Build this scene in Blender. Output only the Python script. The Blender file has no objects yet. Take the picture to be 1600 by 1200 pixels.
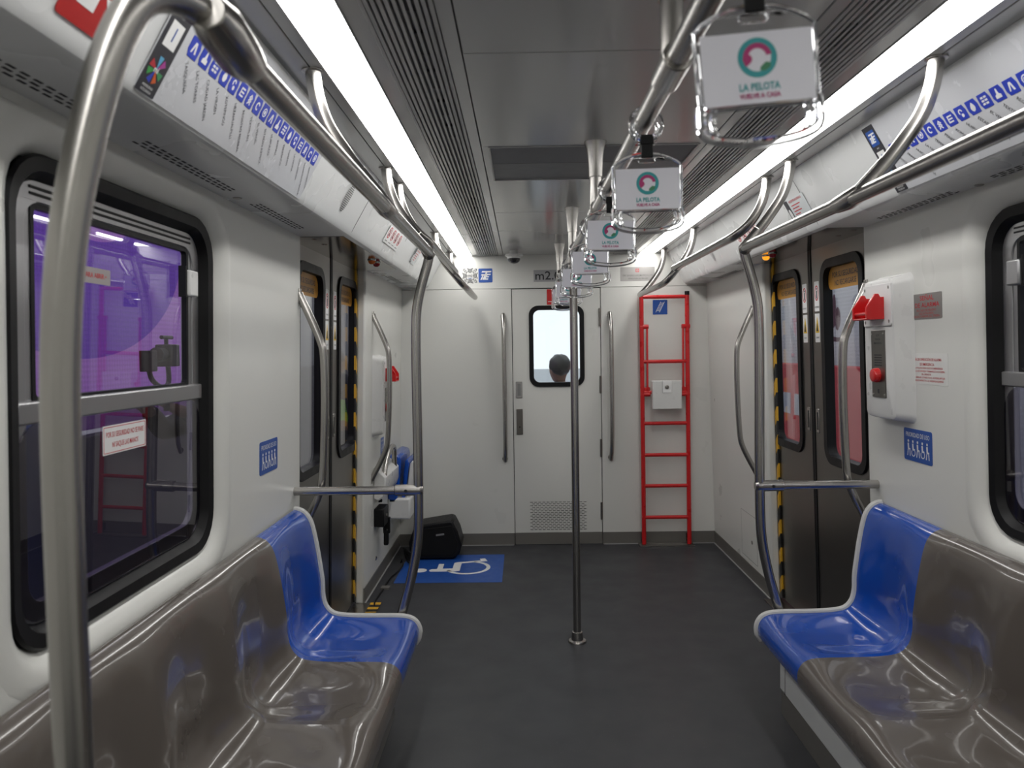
import bpy, bmesh, math, random
from mathutils import Vector as V3, Matrix
from mathutils.geometry import tessellate_polygon
random.seed(4)
SC = bpy.context.scene
COL = SC.collection

# ---------------------------------------------------------------- camera, world, exposure
LIGHT = 12.5          # radiance of the two ceiling light strips
SKY = 1.15
SC.view_settings.view_transform = 'Standard'
SC.view_settings.look = 'None'
SC.view_settings.gamma = 1.0
SC.view_settings.use_curve_mapping = False
SC.view_settings.exposure = 0.0

cam_d = bpy.data.cameras.new('camera')
cam = bpy.data.objects.new('camera', cam_d)
COL.objects.link(cam)
SC.camera = cam
cam_d.sensor_fit = 'HORIZONTAL'
cam_d.sensor_width = 32.0
cam_d.lens = 24.0
cam_d.clip_start = 0.02
cam_d.dof.use_dof = True
cam_d.dof.focus_distance = 3.4
cam_d.dof.aperture_fstop = 4.5


def cam_matrix(yaw, pitch, roll, loc):
    cy, sy, cp, sp = math.cos(yaw), math.sin(yaw), math.cos(pitch), math.sin(pitch)
    f = V3((sy * cp, cy * cp, sp))
    r = V3((cy, -sy, 0))
    u = r.cross(f)
    c, s = math.cos(roll), math.sin(roll)
    r2, u2 = c * r + s * u, -s * r + c * u
    m = Matrix((r2, u2, -f)).transposed().to_4x4()
    m.translation = loc
    return m


cam.matrix_world = cam_matrix(-0.0139, -0.0451, -0.0149, V3((-0.2471, 0, 1.42)))

world = bpy.data.worlds.new('overcast_sky')
SC.world = world
world.use_nodes = True
bg = world.node_tree.nodes['Background']
bg.inputs[0].default_value = (0.93, 0.97, 1.0, 1)
bg.inputs[1].default_value = SKY

# ---------------------------------------------------------------- materials
MATS = {}


def nd(nt, typ, **kw):
    n = nt.nodes.new(typ)
    for k, v in kw.items():
        setattr(n, k, v)
    return n


def mat(name, col, rough=0.5, metal=0.0, coat=0.0, spec=0.5, var=0.04, scale=18.0, bump=0.0, trans=0.0, ior=1.45, emis=None, estr=0.0, coatr=0.05):
    if name in MATS:
        return MATS[name]
    m = bpy.data.materials.new(name)
    m.use_nodes = True
    nt = m.node_tree
    b = nt.nodes['Principled BSDF']
    c = tuple(col) + (1,)
    b.inputs['Base Color'].default_value = c
    b.inputs['Roughness'].default_value = rough
    b.inputs['Metallic'].default_value = metal
    b.inputs['Coat Weight'].default_value = coat
    b.inputs['Coat Roughness'].default_value = coatr
    b.inputs['Specular IOR Level'].default_value = spec
    b.inputs['IOR'].default_value = ior
    b.inputs['Transmission Weight'].default_value = trans
    if emis:
        b.inputs['Emission Color'].default_value = tuple(emis) + (1,)
        b.inputs['Emission Strength'].default_value = estr
    if var > 0 and trans == 0:
        tc = nd(nt, 'ShaderNodeTexCoord')
        no = nd(nt, 'ShaderNodeTexNoise')
        no.inputs['Scale'].default_value = scale
        no.inputs['Detail'].default_value = 3
        nt.links.new(tc.outputs['Object'], no.inputs['Vector'])
        mr = nd(nt, 'ShaderNodeMapRange')
        mr.inputs[1].default_value = 0.3
        mr.inputs[2].default_value = 0.7
        mr.inputs[3].default_value = max(0.0, rough - var)
        mr.inputs[4].default_value = min(1.0, rough + var)
        nt.links.new(no.outputs['Fac'], mr.inputs[0])
        nt.links.new(mr.outputs[0], b.inputs['Roughness'])
        if bump > 0:
            bp = nd(nt, 'ShaderNodeBump')
            bp.inputs['Strength'].default_value = bump
            bp.inputs['Distance'].default_value = 0.002
            nt.links.new(no.outputs['Fac'], bp.inputs['Height'])
            nt.links.new(bp.outputs[0], b.inputs['Normal'])
    MATS[name] = m
    return m


def glass_mat(name, tint, refl=0.05, rough=0.0, power=4.0):
    m = bpy.data.materials.new(name)
    m.use_nodes = True
    nt = m.node_tree
    nt.nodes.clear()
    out = nd(nt, 'ShaderNodeOutputMaterial')
    mix = nd(nt, 'ShaderNodeMixShader')
    tr = nd(nt, 'ShaderNodeBsdfTransparent')
    tr.inputs[0].default_value = tuple(tint) + (1,)
    gl = nd(nt, 'ShaderNodeBsdfGlossy')
    gl.inputs['Roughness'].default_value = rough
    gl.inputs['Color'].default_value = (1, 1, 1, 1)
    lw = nd(nt, 'ShaderNodeLayerWeight')
    pw = nd(nt, 'ShaderNodeMath', operation='POWER')
    pw.inputs[1].default_value = power
    ma = nd(nt, 'ShaderNodeMath', operation='MULTIPLY_ADD')
    ma.inputs[1].default_value = 0.9
    ma.inputs[2].default_value = refl
    nt.links.new(lw.outputs['Facing'], pw.inputs[0])
    nt.links.new(pw.outputs[0], ma.inputs[0])
    nt.links.new(ma.outputs[0], mix.inputs[0])
    nt.links.new(tr.outputs[0], mix.inputs[1])
    nt.links.new(gl.outputs[0], mix.inputs[2])
    nt.links.new(mix.outputs[0], out.inputs[0])
    return m


M_WALL = mat('white_wall_panel', (0.66, 0.66, 0.63), 0.32, spec=0.4, var=0.05, scale=3)
M_COVE = mat('white_cove_panel', (0.62, 0.63, 0.63), 0.28, spec=0.5, var=0.03, scale=3)
M_CEIL = mat('ceiling_paint', (0.42, 0.42, 0.42), 0.22, spec=0.6, coat=0.7, coatr=0.14, var=0.03, scale=2)
M_CEILP = mat('ceiling_strip_paint', (0.40, 0.40, 0.40), 0.3, spec=0.5, var=0.03, scale=3)
M_DARK = mat('dark_gap', (0.012, 0.012, 0.013), 0.7)
M_RUBBER = mat('black_rubber', (0.007, 0.007, 0.008), 0.42, spec=0.22)
M_BLACK = mat('black_plastic', (0.006, 0.006, 0.007), 0.45, spec=0.25, var=0.08, scale=120, bump=0.2)
M_STEEL = mat('brushed_steel', (0.43, 0.415, 0.395), 0.26, 1.0, var=0.01, scale=14)
M_STEELD = mat('door_steel', (0.20, 0.188, 0.175), 0.32, 1.0, var=0.02, scale=4)
M_SKIRT = mat('steel_skirting', (0.20, 0.19, 0.175), 0.42, 0.45, var=0.03, scale=6)
M_POLISH = mat('polished_header', (0.33, 0.32, 0.31), 0.12, 1.0, var=0.03, scale=3)
M_ALU = mat('aluminium_frame', (0.42, 0.42, 0.43), 0.38, 1.0, var=0.02, scale=10)
M_BLUE = mat('blue_moulded_plastic', (0.003, 0.062, 0.38), 0.25, spec=0.35, coat=0.65, var=0.03, scale=8)
M_GREY = mat('taupe_moulded_plastic', (0.105, 0.091, 0.080), 0.25, spec=0.35, coat=0.65, var=0.03, scale=8)
M_TRIM = mat('pale_edge_trim', (0.58, 0.58, 0.56), 0.35)
M_BASE = mat('bench_base_white', (0.56, 0.57, 0.56), 0.4)
M_RED = mat('red_enamel', (0.56, 0.012, 0.014), 0.3, coat=0.3)
M_REDP = mat('red_print', (0.50, 0.02, 0.03), 0.5)
M_SIGNB = mat('sign_blue', (0.014, 0.075, 0.34), 0.35)
M_MAPB = mat('map_blue', (0.015, 0.04, 0.42), 0.4)
M_WHITE = mat('print_white', (0.75, 0.75, 0.75), 0.45)
M_MAP = mat('map_paper', (0.56, 0.57, 0.60), 0.25)
M_INK = mat('black_ink', (0.02, 0.02, 0.025), 0.5)
M_CHAR = mat('charcoal_print', (0.028, 0.028, 0.036), 0.35)
M_YEL = mat('warning_yellow', (0.72, 0.47, 0.02), 0.45)
M_TEAL = mat('teal_print', (0.03, 0.28, 0.30), 0.5)
M_MAG = mat('magenta_print', (0.36, 0.03, 0.14), 0.5)
M_GRN = mat('green_print', (0.05, 0.20, 0.10), 0.5)
M_CARD = mat('card_white', (0.66, 0.66, 0.72), 0.4)
M_SILVER = mat('silver_plate', (0.33, 0.32, 0.31), 0.5, 0.5, var=.02)
M_CLEAR = mat('clear_plastic', (0.97, 0.98, 1.0), 0.03, trans=1.0, ior=1.42)
M_CURB = mat('floor_line_pale', (0.30, 0.30, 0.30), 0.5)
M_PLASTW = mat('white_plastic', (0.66, 0.66, 0.65), 0.3)
M_GLASS = glass_mat('window_glass', (0.93, 0.92, 0.96), 0.022)
M_GLASSD = glass_mat('tinted_window_glass', (0.52, 0.50, 0.56), 0.06)
M_GLASSDOOR = glass_mat('door_glass', (0.86, 0.86, 0.88), 0.06)
M_GLASSE = glass_mat('end_door_glass', (0.95, 0.98, 0.99), 0.03)
M_LAMP_OFF = mat('amber_lens_unlit', (0.55, 0.12, 0.01), 0.15, coat=0.5)
M_LAMP_ON = mat('amber_lens_lit', (0.8, 0.3, 0.02), 0.2, emis=(1.0, 0.36, 0.02), estr=1.1)
M_LAMP_RED = mat('red_lens_unlit', (0.30, 0.005, 0.01), 0.15, coat=0.5)
M_LIGHT = mat('light_diffuser', (0.9, 0.9, 0.9), 0.5, var=0, emis=(1.0, 0.985, 0.955), estr=LIGHT)


def floor_mat():
    m = mat('speckled_vinyl_floor', (0.038, 0.039, 0.044), 0.45, spec=0.45, var=0.06, scale=5)
    nt = m.node_tree
    b = nt.nodes['Principled BSDF']
    tc = nt.nodes['Texture Coordinate']
    vo = nd(nt, 'ShaderNodeTexVoronoi')
    vo.inputs['Scale'].default_value = 95
    nt.links.new(tc.outputs['Object'], vo.inputs['Vector'])
    lt = nd(nt, 'ShaderNodeMath', operation='LESS_THAN')
    lt.inputs[1].default_value = 0.11
    nt.links.new(vo.outputs['Distance'], lt.inputs[0])
    no = nd(nt, 'ShaderNodeTexNoise')
    no.inputs['Scale'].default_value = 30
    nt.links.new(tc.outputs['Object'], no.inputs['Vector'])
    gt = nd(nt, 'ShaderNodeMath', operation='GREATER_THAN')
    gt.inputs[1].default_value = 0.55
    nt.links.new(no.outputs['Fac'], gt.inputs[0])
    mu = nd(nt, 'ShaderNodeMath', operation='MULTIPLY')
    nt.links.new(lt.outputs[0], mu.inputs[0])
    nt.links.new(gt.outputs[0], mu.inputs[1])
    mx = nd(nt, 'ShaderNodeMix', data_type='RGBA')
    mx.inputs['A'].default_value = (0.036, 0.037, 0.042, 1)
    mx.inputs['B'].default_value = (0.085, 0.085, 0.095, 1)
    nt.links.new(mu.outputs[0], mx.inputs['Factor'])
    nt.links.new(mx.outputs['Result'], b.inputs['Base Color'])
    return m


M_FLOOR = floor_mat()


def hazard_mat(name='hazard_stripes', freq=6.4):
    m = mat(name, (0.02, 0.02, 0.02), 0.45, var=0)
    nt = m.node_tree
    b = nt.nodes['Principled BSDF']
    tc = nd(nt, 'ShaderNodeTexCoord')
    sx = nd(nt, 'ShaderNodeSeparateXYZ')
    nt.links.new(tc.outputs['Object'], sx.inputs[0])
    a = nd(nt, 'ShaderNodeMath', operation='ADD')
    nt.links.new(sx.outputs['Y'], a.inputs[0])
    nt.links.new(sx.outputs['Z'], a.inputs[1])
    mu = nd(nt, 'ShaderNodeMath', operation='MULTIPLY')
    mu.inputs[1].default_value = freq
    nt.links.new(a.outputs[0], mu.inputs[0])
    fr = nd(nt, 'ShaderNodeMath', operation='FRACT')
    nt.links.new(mu.outputs[0], fr.inputs[0])
    gt = nd(nt, 'ShaderNodeMath', operation='GREATER_THAN')
    gt.inputs[1].default_value = 0.5
    nt.links.new(fr.outputs[0], gt.inputs[0])
    mx = nd(nt, 'ShaderNodeMix', data_type='RGBA')
    mx.inputs['A'].default_value = (0.012, 0.012, 0.012, 1)
    mx.inputs['B'].default_value = (0.62, 0.34, 0.02, 1)
    nt.links.new(gt.outputs[0], mx.inputs['Factor'])
    nt.links.new(mx.outputs['Result'], b.inputs['Base Color'])
    return m


M_HAZ = hazard_mat()
M_TAPE = hazard_mat('tape_stripes', 13.0)


def banner_mat(name, base, dark, circles, weave=160.0, oy=0.0, oz=0.0):
    """printed mesh fabric: circles = list of (y, z, ry, rz, colour)"""
    m = mat(name, base, 0.7, var=0)
    nt = m.node_tree
    b = nt.nodes['Principled BSDF']
    tc = nd(nt, 'ShaderNodeTexCoord')
    sx = nd(nt, 'ShaderNodeSeparateXYZ')
    nt.links.new(tc.outputs['Object'], sx.inputs[0])

    def mth(op, a, bb=None):
        n = nd(nt, 'ShaderNodeMath', operation=op)
        for i, q in enumerate((a, bb)):
            if q is None:
                continue
            if isinstance(q, (int, float)):
                n.inputs[i].default_value = q
            else:
                nt.links.new(q, n.inputs[i])
        return n.outputs[0]
    cur = None
    rgb = nd(nt, 'ShaderNodeRGB')
    rgb.outputs[0].default_value = tuple(base) + (1,)
    cur = rgb.outputs[0]
    for (y, z, ry, rz, c) in circles:
        dy = mth('DIVIDE', mth('SUBTRACT', sx.outputs['Y'], y - oy), ry)
        dz = mth('DIVIDE', mth('SUBTRACT', sx.outputs['Z'], z - oz), rz)
        d = mth('ADD', mth('MULTIPLY', dy, dy), mth('MULTIPLY', dz, dz))
        k = mth('LESS_THAN', d, 1.0)
        mx = nd(nt, 'ShaderNodeMix', data_type='RGBA')
        nt.links.new(k, mx.inputs['Factor'])
        nt.links.new(cur, mx.inputs['A'])
        mx.inputs['B'].default_value = tuple(c) + (1,)
        cur = mx.outputs['Result']
    wv = mth('MULTIPLY', mth('ADD', mth('SINE', mth('MULTIPLY', sx.outputs['Y'], weave)), mth('SINE', mth('MULTIPLY', sx.outputs['Z'], weave))), 0.06)
    wv = mth('ADD', wv, 0.94)
    vm = nd(nt, 'ShaderNodeVectorMath', operation='SCALE')
    nt.links.new(cur, vm.inputs[0])
    nt.links.new(wv, vm.inputs['Scale'])
    nt.links.new(vm.outputs[0], b.inputs['Base Color'])
    return m


# ---------------------------------------------------------------- mesh helpers
class Fr:
    """a local frame: u to the reader's right, v up, n towards the reader"""
    def __init__(s, o, U, V, N=None):
        s.o, s.U, s.V = V3(o), V3(U), V3(V)
        s.N = V3(N) if N else s.U.cross(s.V).normalized()

    def p(s, u, v, n=0.0):
        return s.o + s.U * u + s.V * v + s.N * n

    def at(s, u, v, n=0.0):
        return Fr(s.p(u, v, n), s.U, s.V, s.N)

    def rot(s, deg):
        c, q = math.cos(math.radians(deg)), math.sin(math.radians(deg))
        return Fr(s.o, s.U * c + s.V * q, s.V * c - s.U * q, s.N)


WORLD = Fr((0, 0, 0), (1, 0, 0), (0, 1, 0))
YE = 5.52                       # end wall
Y0 = -1.6                       # rear of the modelled car
A = {-1: 1.16, 1: 1.13}         # half widths at the floor


def wall_x(s, z, n=0.0):
    return s * (A[s] - 0.03 * z - n)


class Wall:
    """side wall: u = -s*Y mapping hidden, so callers give Y"""
    def __init__(s, side):
        s.s = side
        s.f = Fr((side * A[side], 0, 0), (0, -side, 0), (-side * 0.03, 0, 1))

    def y(s, Y):
        return -s.s * Y

    def at(s, Y, z, n=0.0):
        return s.f.at(s.y(Y), z, n)


WL, WR = Wall(-1), Wall(1)
WALL = {-1: WL, 1: WR}
END = Fr((0, YE, 0), (1, 0, 0), (0, 0, 1))
FLOORF = Fr((0, 0, 0), (1, 0, 0), (0, 1, 0))
CEILF = Fr((0, 0, 2.09), (1, 0, 0), (0, -1, 0))
COVEF = {}
for _s in (-1, 1):
    COVEF[_s] = Fr((_s * 0.915, 0, 1.875), (0, -_s, 0), V3((-_s * 0.125, 0, 0.215)).normalized())


def rrect(u0, u1, v0, v1, r, seg=6):
    if u0 > u1:
        u0, u1 = u1, u0
    r = min(r, (u1 - u0) / 2.001, (v1 - v0) / 2.001)
    pts = []
    for cx, cy, a0 in ((u1 - r, v1 - r, 0), (u0 + r, v1 - r, 90), (u0 + r, v0 + r, 180), (u1 - r, v0 + r, 270)):
        for i in range(seg + 1):
            a = math.radians(a0 + 90 * i / seg)
            pts.append((cx + r * math.cos(a), cy + r * math.sin(a)))
    return pts


def circ(u, v, r, n=20, rv=None):
    return [(u + r * math.cos(2 * math.pi * i / n), v + (rv or r) * math.sin(2 * math.pi * i / n)) for i in range(n)]


def arc_band(u, v, r0, r1, a0, a1, n=14):
    o = [(u + r1 * math.cos(math.radians(a0 + (a1 - a0) * i / n)), v + r1 * math.sin(math.radians(a0 + (a1 - a0) * i / n))) for i in range(n + 1)]
    o += [(u + r0 * math.cos(math.radians(a1 + (a0 - a1) * i / n)), v + r0 * math.sin(math.radians(a1 + (a0 - a1) * i / n))) for i in range(n + 1)]
    return o


def smooth(pts, k=6):
    P = [V3(p) for p in pts]
    out = []
    for i in range(len(P) - 1):
        a, b, c, d = P[max(i - 1, 0)], P[i], P[i + 1], P[min(i + 2, len(P) - 1)]
        for j in range(k):
            t = j / k
            out.append(0.5 * ((2 * b) + (c - a) * t + (2 * a - 5 * b + 4 * c - d) * t * t + (3 * b - a - 3 * c + d) * t ** 3))
    out.append(P[-1])
    return out


_TEXT = {}


def text_geo(s, bold):
    k = (s, bold)
    if k not in _TEXT:
        cu = bpy.data.curves.new('t', 'FONT')
        cu.body = s
        cu.size = 1.0
        cu.align_x = 'CENTER'
        cu.align_y = 'CENTER'
        cu.resolution_u = 2
        cu.offset = bold
        ob = bpy.data.objects.new('t', cu)
        COL.objects.link(ob)
        dg = bpy.context.evaluated_depsgraph_get()
        me = bpy.data.meshes.new_from_object(ob.evaluated_get(dg))
        _TEXT[k] = ([tuple(v.co) for v in me.vertices], [tuple(p.vertices) for p in me.polygons])
        bpy.data.objects.remove(ob)
        bpy.data.curves.remove(cu)
        bpy.data.meshes.remove(me)
    return _TEXT[k]


ORIGIN = {}


class MB:
    def __init__(s):
        s.bm = bmesh.new()

    def v(s, p):
        return s.bm.verts.new(p)

    def face(s, vs):
        try:
            return s.bm.faces.new(vs)
        except ValueError:
            return None

    def prism(s, f, loops, n0, n1):
        if not isinstance(loops[0][0], (tuple, list)):
            loops = [loops]
        A_, B_ = [], []
        for lp in loops:
            a = [s.v(f.p(u, v, n0)) for u, v in lp]
            b = [s.v(f.p(u, v, n1)) for u, v in lp]
            k = len(lp)
            for i in range(k):
                j = (i + 1) % k
                s.face((a[i], a[j], b[j], b[i]))
            A_ += a
            B_ += b
        if len(loops) == 1:
            s.face(list(reversed(A_)))
            s.face(B_)
        else:
            for t in tessellate_polygon([[V3((u, v, 0)) for u, v in lp] for lp in loops]):
                s.face([A_[i] for i in t])
                s.face([B_[i] for i in reversed(t)])
        return s

    def box(s, f, u0, u1, v0, v1, n0, n1):
        if u0 > u1:
            u0, u1 = u1, u0
        return s.prism(f, [(u0, v0), (u1, v0), (u1, v1), (u0, v1)], n0, n1)

    def wbox(s, x0, x1, y0, y1, z0, z1):
        return s.box(WORLD, x0, x1, y0, y1, z0, z1)

    def loft(s, f, rings, cap0=False, cap1=False):
        R = [[s.v(f.p(u, v, n)) for u, v in pts] for pts, n in rings]
        k = len(R[0])
        for a, b in zip(R, R[1:]):
            for i in range(k):
                j = (i + 1) % k
                s.face((a[i], a[j], b[j], b[i]))
        if cap0:
            s.face(list(reversed(R[0])))
        if cap1:
            s.face(R[-1])
        return s

    def tube(s, pts, r, seg=12, cap=True, closed=False):
        P = [V3(p) for p in pts]
        n = len(P)
        rad = r if isinstance(r, (list, tuple)) else [r] * n
        ring_prev = None
        rings = []
        T0 = None
        for i in range(n):
            if closed:
                t = (P[(i + 1) % n] - P[i - 1]).normalized()
            else:
                t = (P[min(i + 1, n - 1)] - P[max(i - 1, 0)]).normalized()
            if T0 is None:
                ref = V3((0, 0, 1)) if abs(t.z) < 0.9 else V3((0, 1, 0))
                x = t.cross(ref).normalized()
            else:
                x = (x - t * x.dot(t)).normalized()
            T0 = t
            y = t.cross(x)
            rings.append([s.v(P[i] + (x * math.cos(2 * math.pi * k / seg) + y * math.sin(2 * math.pi * k / seg)) * rad[i]) for k in range(seg)])
        m = n if closed else n - 1
        for i in range(m):
            a, b = rings[i], rings[(i + 1) % n]
            for k in range(seg):
                s.face((a[k], a[(k + 1) % seg], b[(k + 1) % seg], b[k]))
        if cap and not closed:
            s.face(list(reversed(rings[0])))
            s.face(rings[-1])
        return s

    def lathe(s, f, prof, seg=20):
        """prof: (radius, n) along the frame's normal"""
        rings = [[s.v(f.p(r * math.cos(2 * math.pi * k / seg), r * math.sin(2 * math.pi * k / seg), n)) for k in range(seg)] for r, n in prof]
        for a, b in zip(rings, rings[1:]):
            for k in range(seg):
                s.face((a[k], a[(k + 1) % seg], b[(k + 1) % seg], b[k]))
        s.face(list(reversed(rings[0])))
        s.face(rings[-1])
        return s

    def ball(s, c, rx, ry=None, rz=None, seg=16):
        m = Matrix.Translation(V3(c)) @ Matrix.Diagonal((rx, ry or rx, rz or rx, 1))
        bmesh.ops.create_uvsphere(s.bm, u_segments=seg, v_segments=max(6, seg // 2), radius=1, matrix=m)
        return s

    def text(s, f, u, v, h, string, n=0.001, bold=0.0, width=None, sx=1.0):
        vs, fs = text_geo(string, bold)
        if width:
            xs = [q[0] for q in vs]
            sx = width / ((max(xs) - min(xs)) * h)
        V = [s.v(f.p(u + q[0] * h * sx, v + q[1] * h, n)) for q in vs]
        for t in fs:
            s.face([V[i] for i in t])
        return s

    def build(s, name, m, parent=None, loc=None, bevel=0.0, flat=False, angle=35, solid=0.0, recalc=True):
        bm = s.bm
        if recalc and not flat:
            bmesh.ops.recalc_face_normals(bm, faces=bm.faces)
        o = V3(loc) if loc is not None else (ORIGIN[parent.name] if parent else V3((0, 0, 0)))
        if o.length:
            bmesh.ops.translate(bm, verts=bm.verts, vec=-o)
        me = bpy.data.meshes.new(name)
        bm.to_mesh(me)
        bm.free()
        me.materials.append(m)
        me.shade_smooth()
        me.set_sharp_from_angle(angle=math.radians(angle))
        ob = bpy.data.objects.new(name, me)
        COL.objects.link(ob)
        if parent:
            ob.parent = parent
            ORIGIN[ob.name] = ORIGIN[parent.name]
        else:
            ob.location = o
            ORIGIN[ob.name] = o
        if bevel:
            b = ob.modifiers.new('bevel', 'BEVEL')
            b.width = bevel
            b.segments = 2
            b.limit_method = 'ANGLE'
            b.angle_limit = math.radians(40)
        if solid:
            q = ob.modifiers.new('solid', 'SOLIDIFY')
            q.thickness = solid
            q.offset = -1
            q.use_rim = False
        return ob


def tag(o, label, cat, group=None, kind=None):
    o['label'] = label
    o['category'] = cat
    if group:
        o['group'] = group
    if kind:
        o['kind'] = kind
    return o


def thing(name, label, cat, loc=(0, 0, 0), group=None, kind=None):
    o = bpy.data.objects.new(name, None)
    o.empty_display_size = 0.05
    COL.objects.link(o)
    o.location = loc
    ORIGIN[o.name] = V3(loc)
    if kind:
        o['kind'] = kind
        if label:
            o['label'] = label
            o['category'] = cat
        return o
    return tag(o, label, cat, group)


def struct(o, label=None, cat=None):
    o['kind'] = 'structure'
    if label:
        o['label'] = label
        o['category'] = cat
    return o


def lab(o, label):
    o['label'] = label
    return o


def dup(root, off, label, group=None):
    off = V3(off)
    r = root.copy()
    COL.objects.link(r)
    r.location = root.location + off
    ORIGIN[r.name] = ORIGIN[root.name] + off
    r['label'] = label
    if group:
        r['group'] = group
    for ch in list(root.children):
        c = ch.copy()
        COL.objects.link(c)
        c.parent = r
        for g in ch.children:
            d = g.copy()
            COL.objects.link(d)
            d.parent = c
    return r


# ================================================================ SETTING
# floor
f = MB().wbox(-1.24, 1.24, Y0, YE + 0.1, -0.06, 0.0).build('floor', M_FLOOR)
struct(f, 'dark grey speckled vinyl floor of the train car', 'floor')

# side walls with window hole and door opening
WIN = {-1: (1.315, 2.20, 0.865, 1.792), 1: (1.36, 2.262, 0.865, 1.792)}
LIP = 0.066
for s in (-1, 1):
    w = WALL[s]
    y0, y1, z0, z1 = WIN[s]
    mb = MB()
    outer = [(w.y(Y0), 0), (w.y(3.01), 0), (w.y(3.01), 1.9), (w.y(Y0), 1.9)]
    hole = rrect(w.y(y0 - LIP), w.y(y1 + LIP), z0 - LIP + 0.01, min(z1 + LIP, 1.855), 0.15)
    mb.prism(w.f, [outer, hole], -0.05, 0.0)
    mb.prism(w.f, [(w.y(4.25), 0), (w.y(YE + 0.05), 0), (w.y(YE + 0.05), 1.9), (w.y(4.25), 1.9)], -0.05, 0.0)
    side = 'left' if s < 0 else 'right'
    o = mb.build('wall_' + side, M_WALL, bevel=0.012)
    struct(o, 'white %s side wall panels of the train car' % side, 'wall')
    # window
    k = 1 if s < 0 else 2
    wi = struct(thing('window_%d' % k, None, None, (0, 0, 0), kind='structure'))
    wi['label'] = 'black edged sliding window in the %s wall' % side
    wi['category'] = 'window'

    def rr(d, r, top=0.0):
        return rrect(w.y(y0 + d), w.y(y1 - d), z0 + d, z1 - d - top, r)
    MB().loft(w.f, [(rrect(w.y(y0 - LIP - .016), w.y(y1 + LIP + .016), z0 - LIP - .006, min(z1 + LIP + .012, 1.867), 0.16), 0.0003),
                    (rrect(w.y(y0 - LIP), w.y(y1 + LIP), z0 - LIP + .01, min(z1 + LIP, 1.855), 0.15), 0.003),
                    (rrect(w.y(y0 - LIP + .02), w.y(y1 + LIP - .02), z0 - LIP + .03, min(z1 + LIP - .02, 1.84), 0.14), 0.004),
                    (rrect(w.y(y0 - .02), w.y(y1 + .02), z0 - .02, z1 + .02, 0.12), -0.006),
                    (rr(0, .11), -0.03), (rr(0.004, .11), -0.048)]).build('surround', M_WALL, wi, recalc=True)
    MB().loft(w.f, [(rr(0.0, .11), -0.022), (rr(0.006, .105), -0.016), (rr(0.030, .09), -0.020), (rr(0.048, .075), -0.05), (rr(0.0, .11), -0.05)]).build('gasket', M_RUBBER, wi)
    MB().prism(w.f, [rr(0.045, .075), rr(0.085, .05)], -0.06, -0.042).build('outer_frame', M_ALU, wi, bevel=0.002)
    zt = 1.315
    sash = MB()
    sash.prism(w.f, [rrect(w.y(y0 + .075), w.y(y1 - .075), zt, z1 - .06, .02), rrect(w.y(y0 + .112), w.y(y1 - .112), zt + .02, z1 - .092, .012)], -0.062, -0.046)
    so = sash.build('sliding_sash', M_ALU, wi, bevel=0.002)
    MB().prism(w.f, [rrect(w.y(y0 + .106), w.y(y1 - .106), zt + .015, z1 - .086, .012), rrect(w.y(y0 + .117), w.y(y1 - .117), zt + .026, z1 - .097, .01)], -0.058, -0.044).build('pane_seal', M_RUBBER, so)
    MB().box(w.f, w.y(y0 + .046), w.y(y1 - .046), zt - .022, zt + .020, -0.062, -0.032).build('transom', M_ALU, wi, bevel=0.004)
    MB().box(w.f, w.y(y0 + .108), w.y(y1 - .108), zt + .012, z1 - .088, -0.056, -0.052).build('upper_pane', M_GLASS, wi)
    MB().prism(w.f, rrect(w.y(y0 + .05), w.y(y1 - .05), z0 + .05, zt - .02, .07), -0.0405, -0.0375).build('lower_pane', M_GLASSD, wi)
    rl = MB()
    for d in (0.0, 0.012):
        rl.box(w.f, w.y(y0 + .1), w.y(y1 - .1), z1 - .062 - d, z1 - .057 - d, -0.05, -0.040)
    rl.build('top_guide', M_RUBBER, wi)
    # latch on the sash stile nearest the end of the car
    MB().box(w.f, w.y(y1 - .145), w.y(y1 - .09), 1.575, 1.645, -0.05, -0.022).build('latch', M_PLASTW if s < 0 else M_ALU, wi, bevel=0.005)
    MB().box(w.f, w.y(y1 - .153), w.y(y1 - .144), 1.572, 1.655, -0.05, -0.03).build('latch_pad', M_RUBBER, wi)

# window writing (left)
def sign_plate(name, label, cat, f, u0, u1, v0, v1, m, r=0.006, n0=0.0, n1=0.0015, group=None, parent=None):
    o = thing(name, label, cat, tuple(f.p((u0 + u1) / 2, (v0 + v1) / 2, 0)), group) if parent is None else parent
    MB().prism(f, rrect(u0, u1, v0, v1, r, 4), n0, n1).build('plate', m, o)
    return o


# end wall with door opening
mb = MB()
DX = 0.316
mb.prism(END, [(-1.3, 0), (-DX - .004, 0), (-DX - .004, 1.853), (-1.3, 1.853)], -0.05, 0.0)
mb.prism(END, [(DX + .004, 0), (1.3, 0), (1.3, 1.853), (DX + .004, 1.853)], -0.05, 0.0)
mb.prism(END, [(-1.3, 1.856), (1.3, 1.856), (1.3, 2.3), (-1.3, 2.3)], -0.05, 0.0)
o = mb.build('wall_far', M_WALL)
struct(o, 'white end wall around the narrow end door', 'wall')
mb = MB()
mb.box(END, -1.3, -DX + .03, -0.01, 1.9, -0.06, -0.052)
mb.box(END, DX - .03, 1.3, -0.01, 1.9, -0.06, -0.052)
mb.box(END, -1.3, 1.3, 1.82, 2.3, -0.06, -0.0525)
o = mb.build('trim_1', M_DARK)
struct(o, 'dark backing seen through the end wall seams', 'trim')
o = MB().wbox(-1.3, 1.3, Y0 - .06, Y0, -0.06, 2.3).build('wall_rear', M_WALL)
struct(o, 'white rear wall behind the photographer', 'wall')

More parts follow.
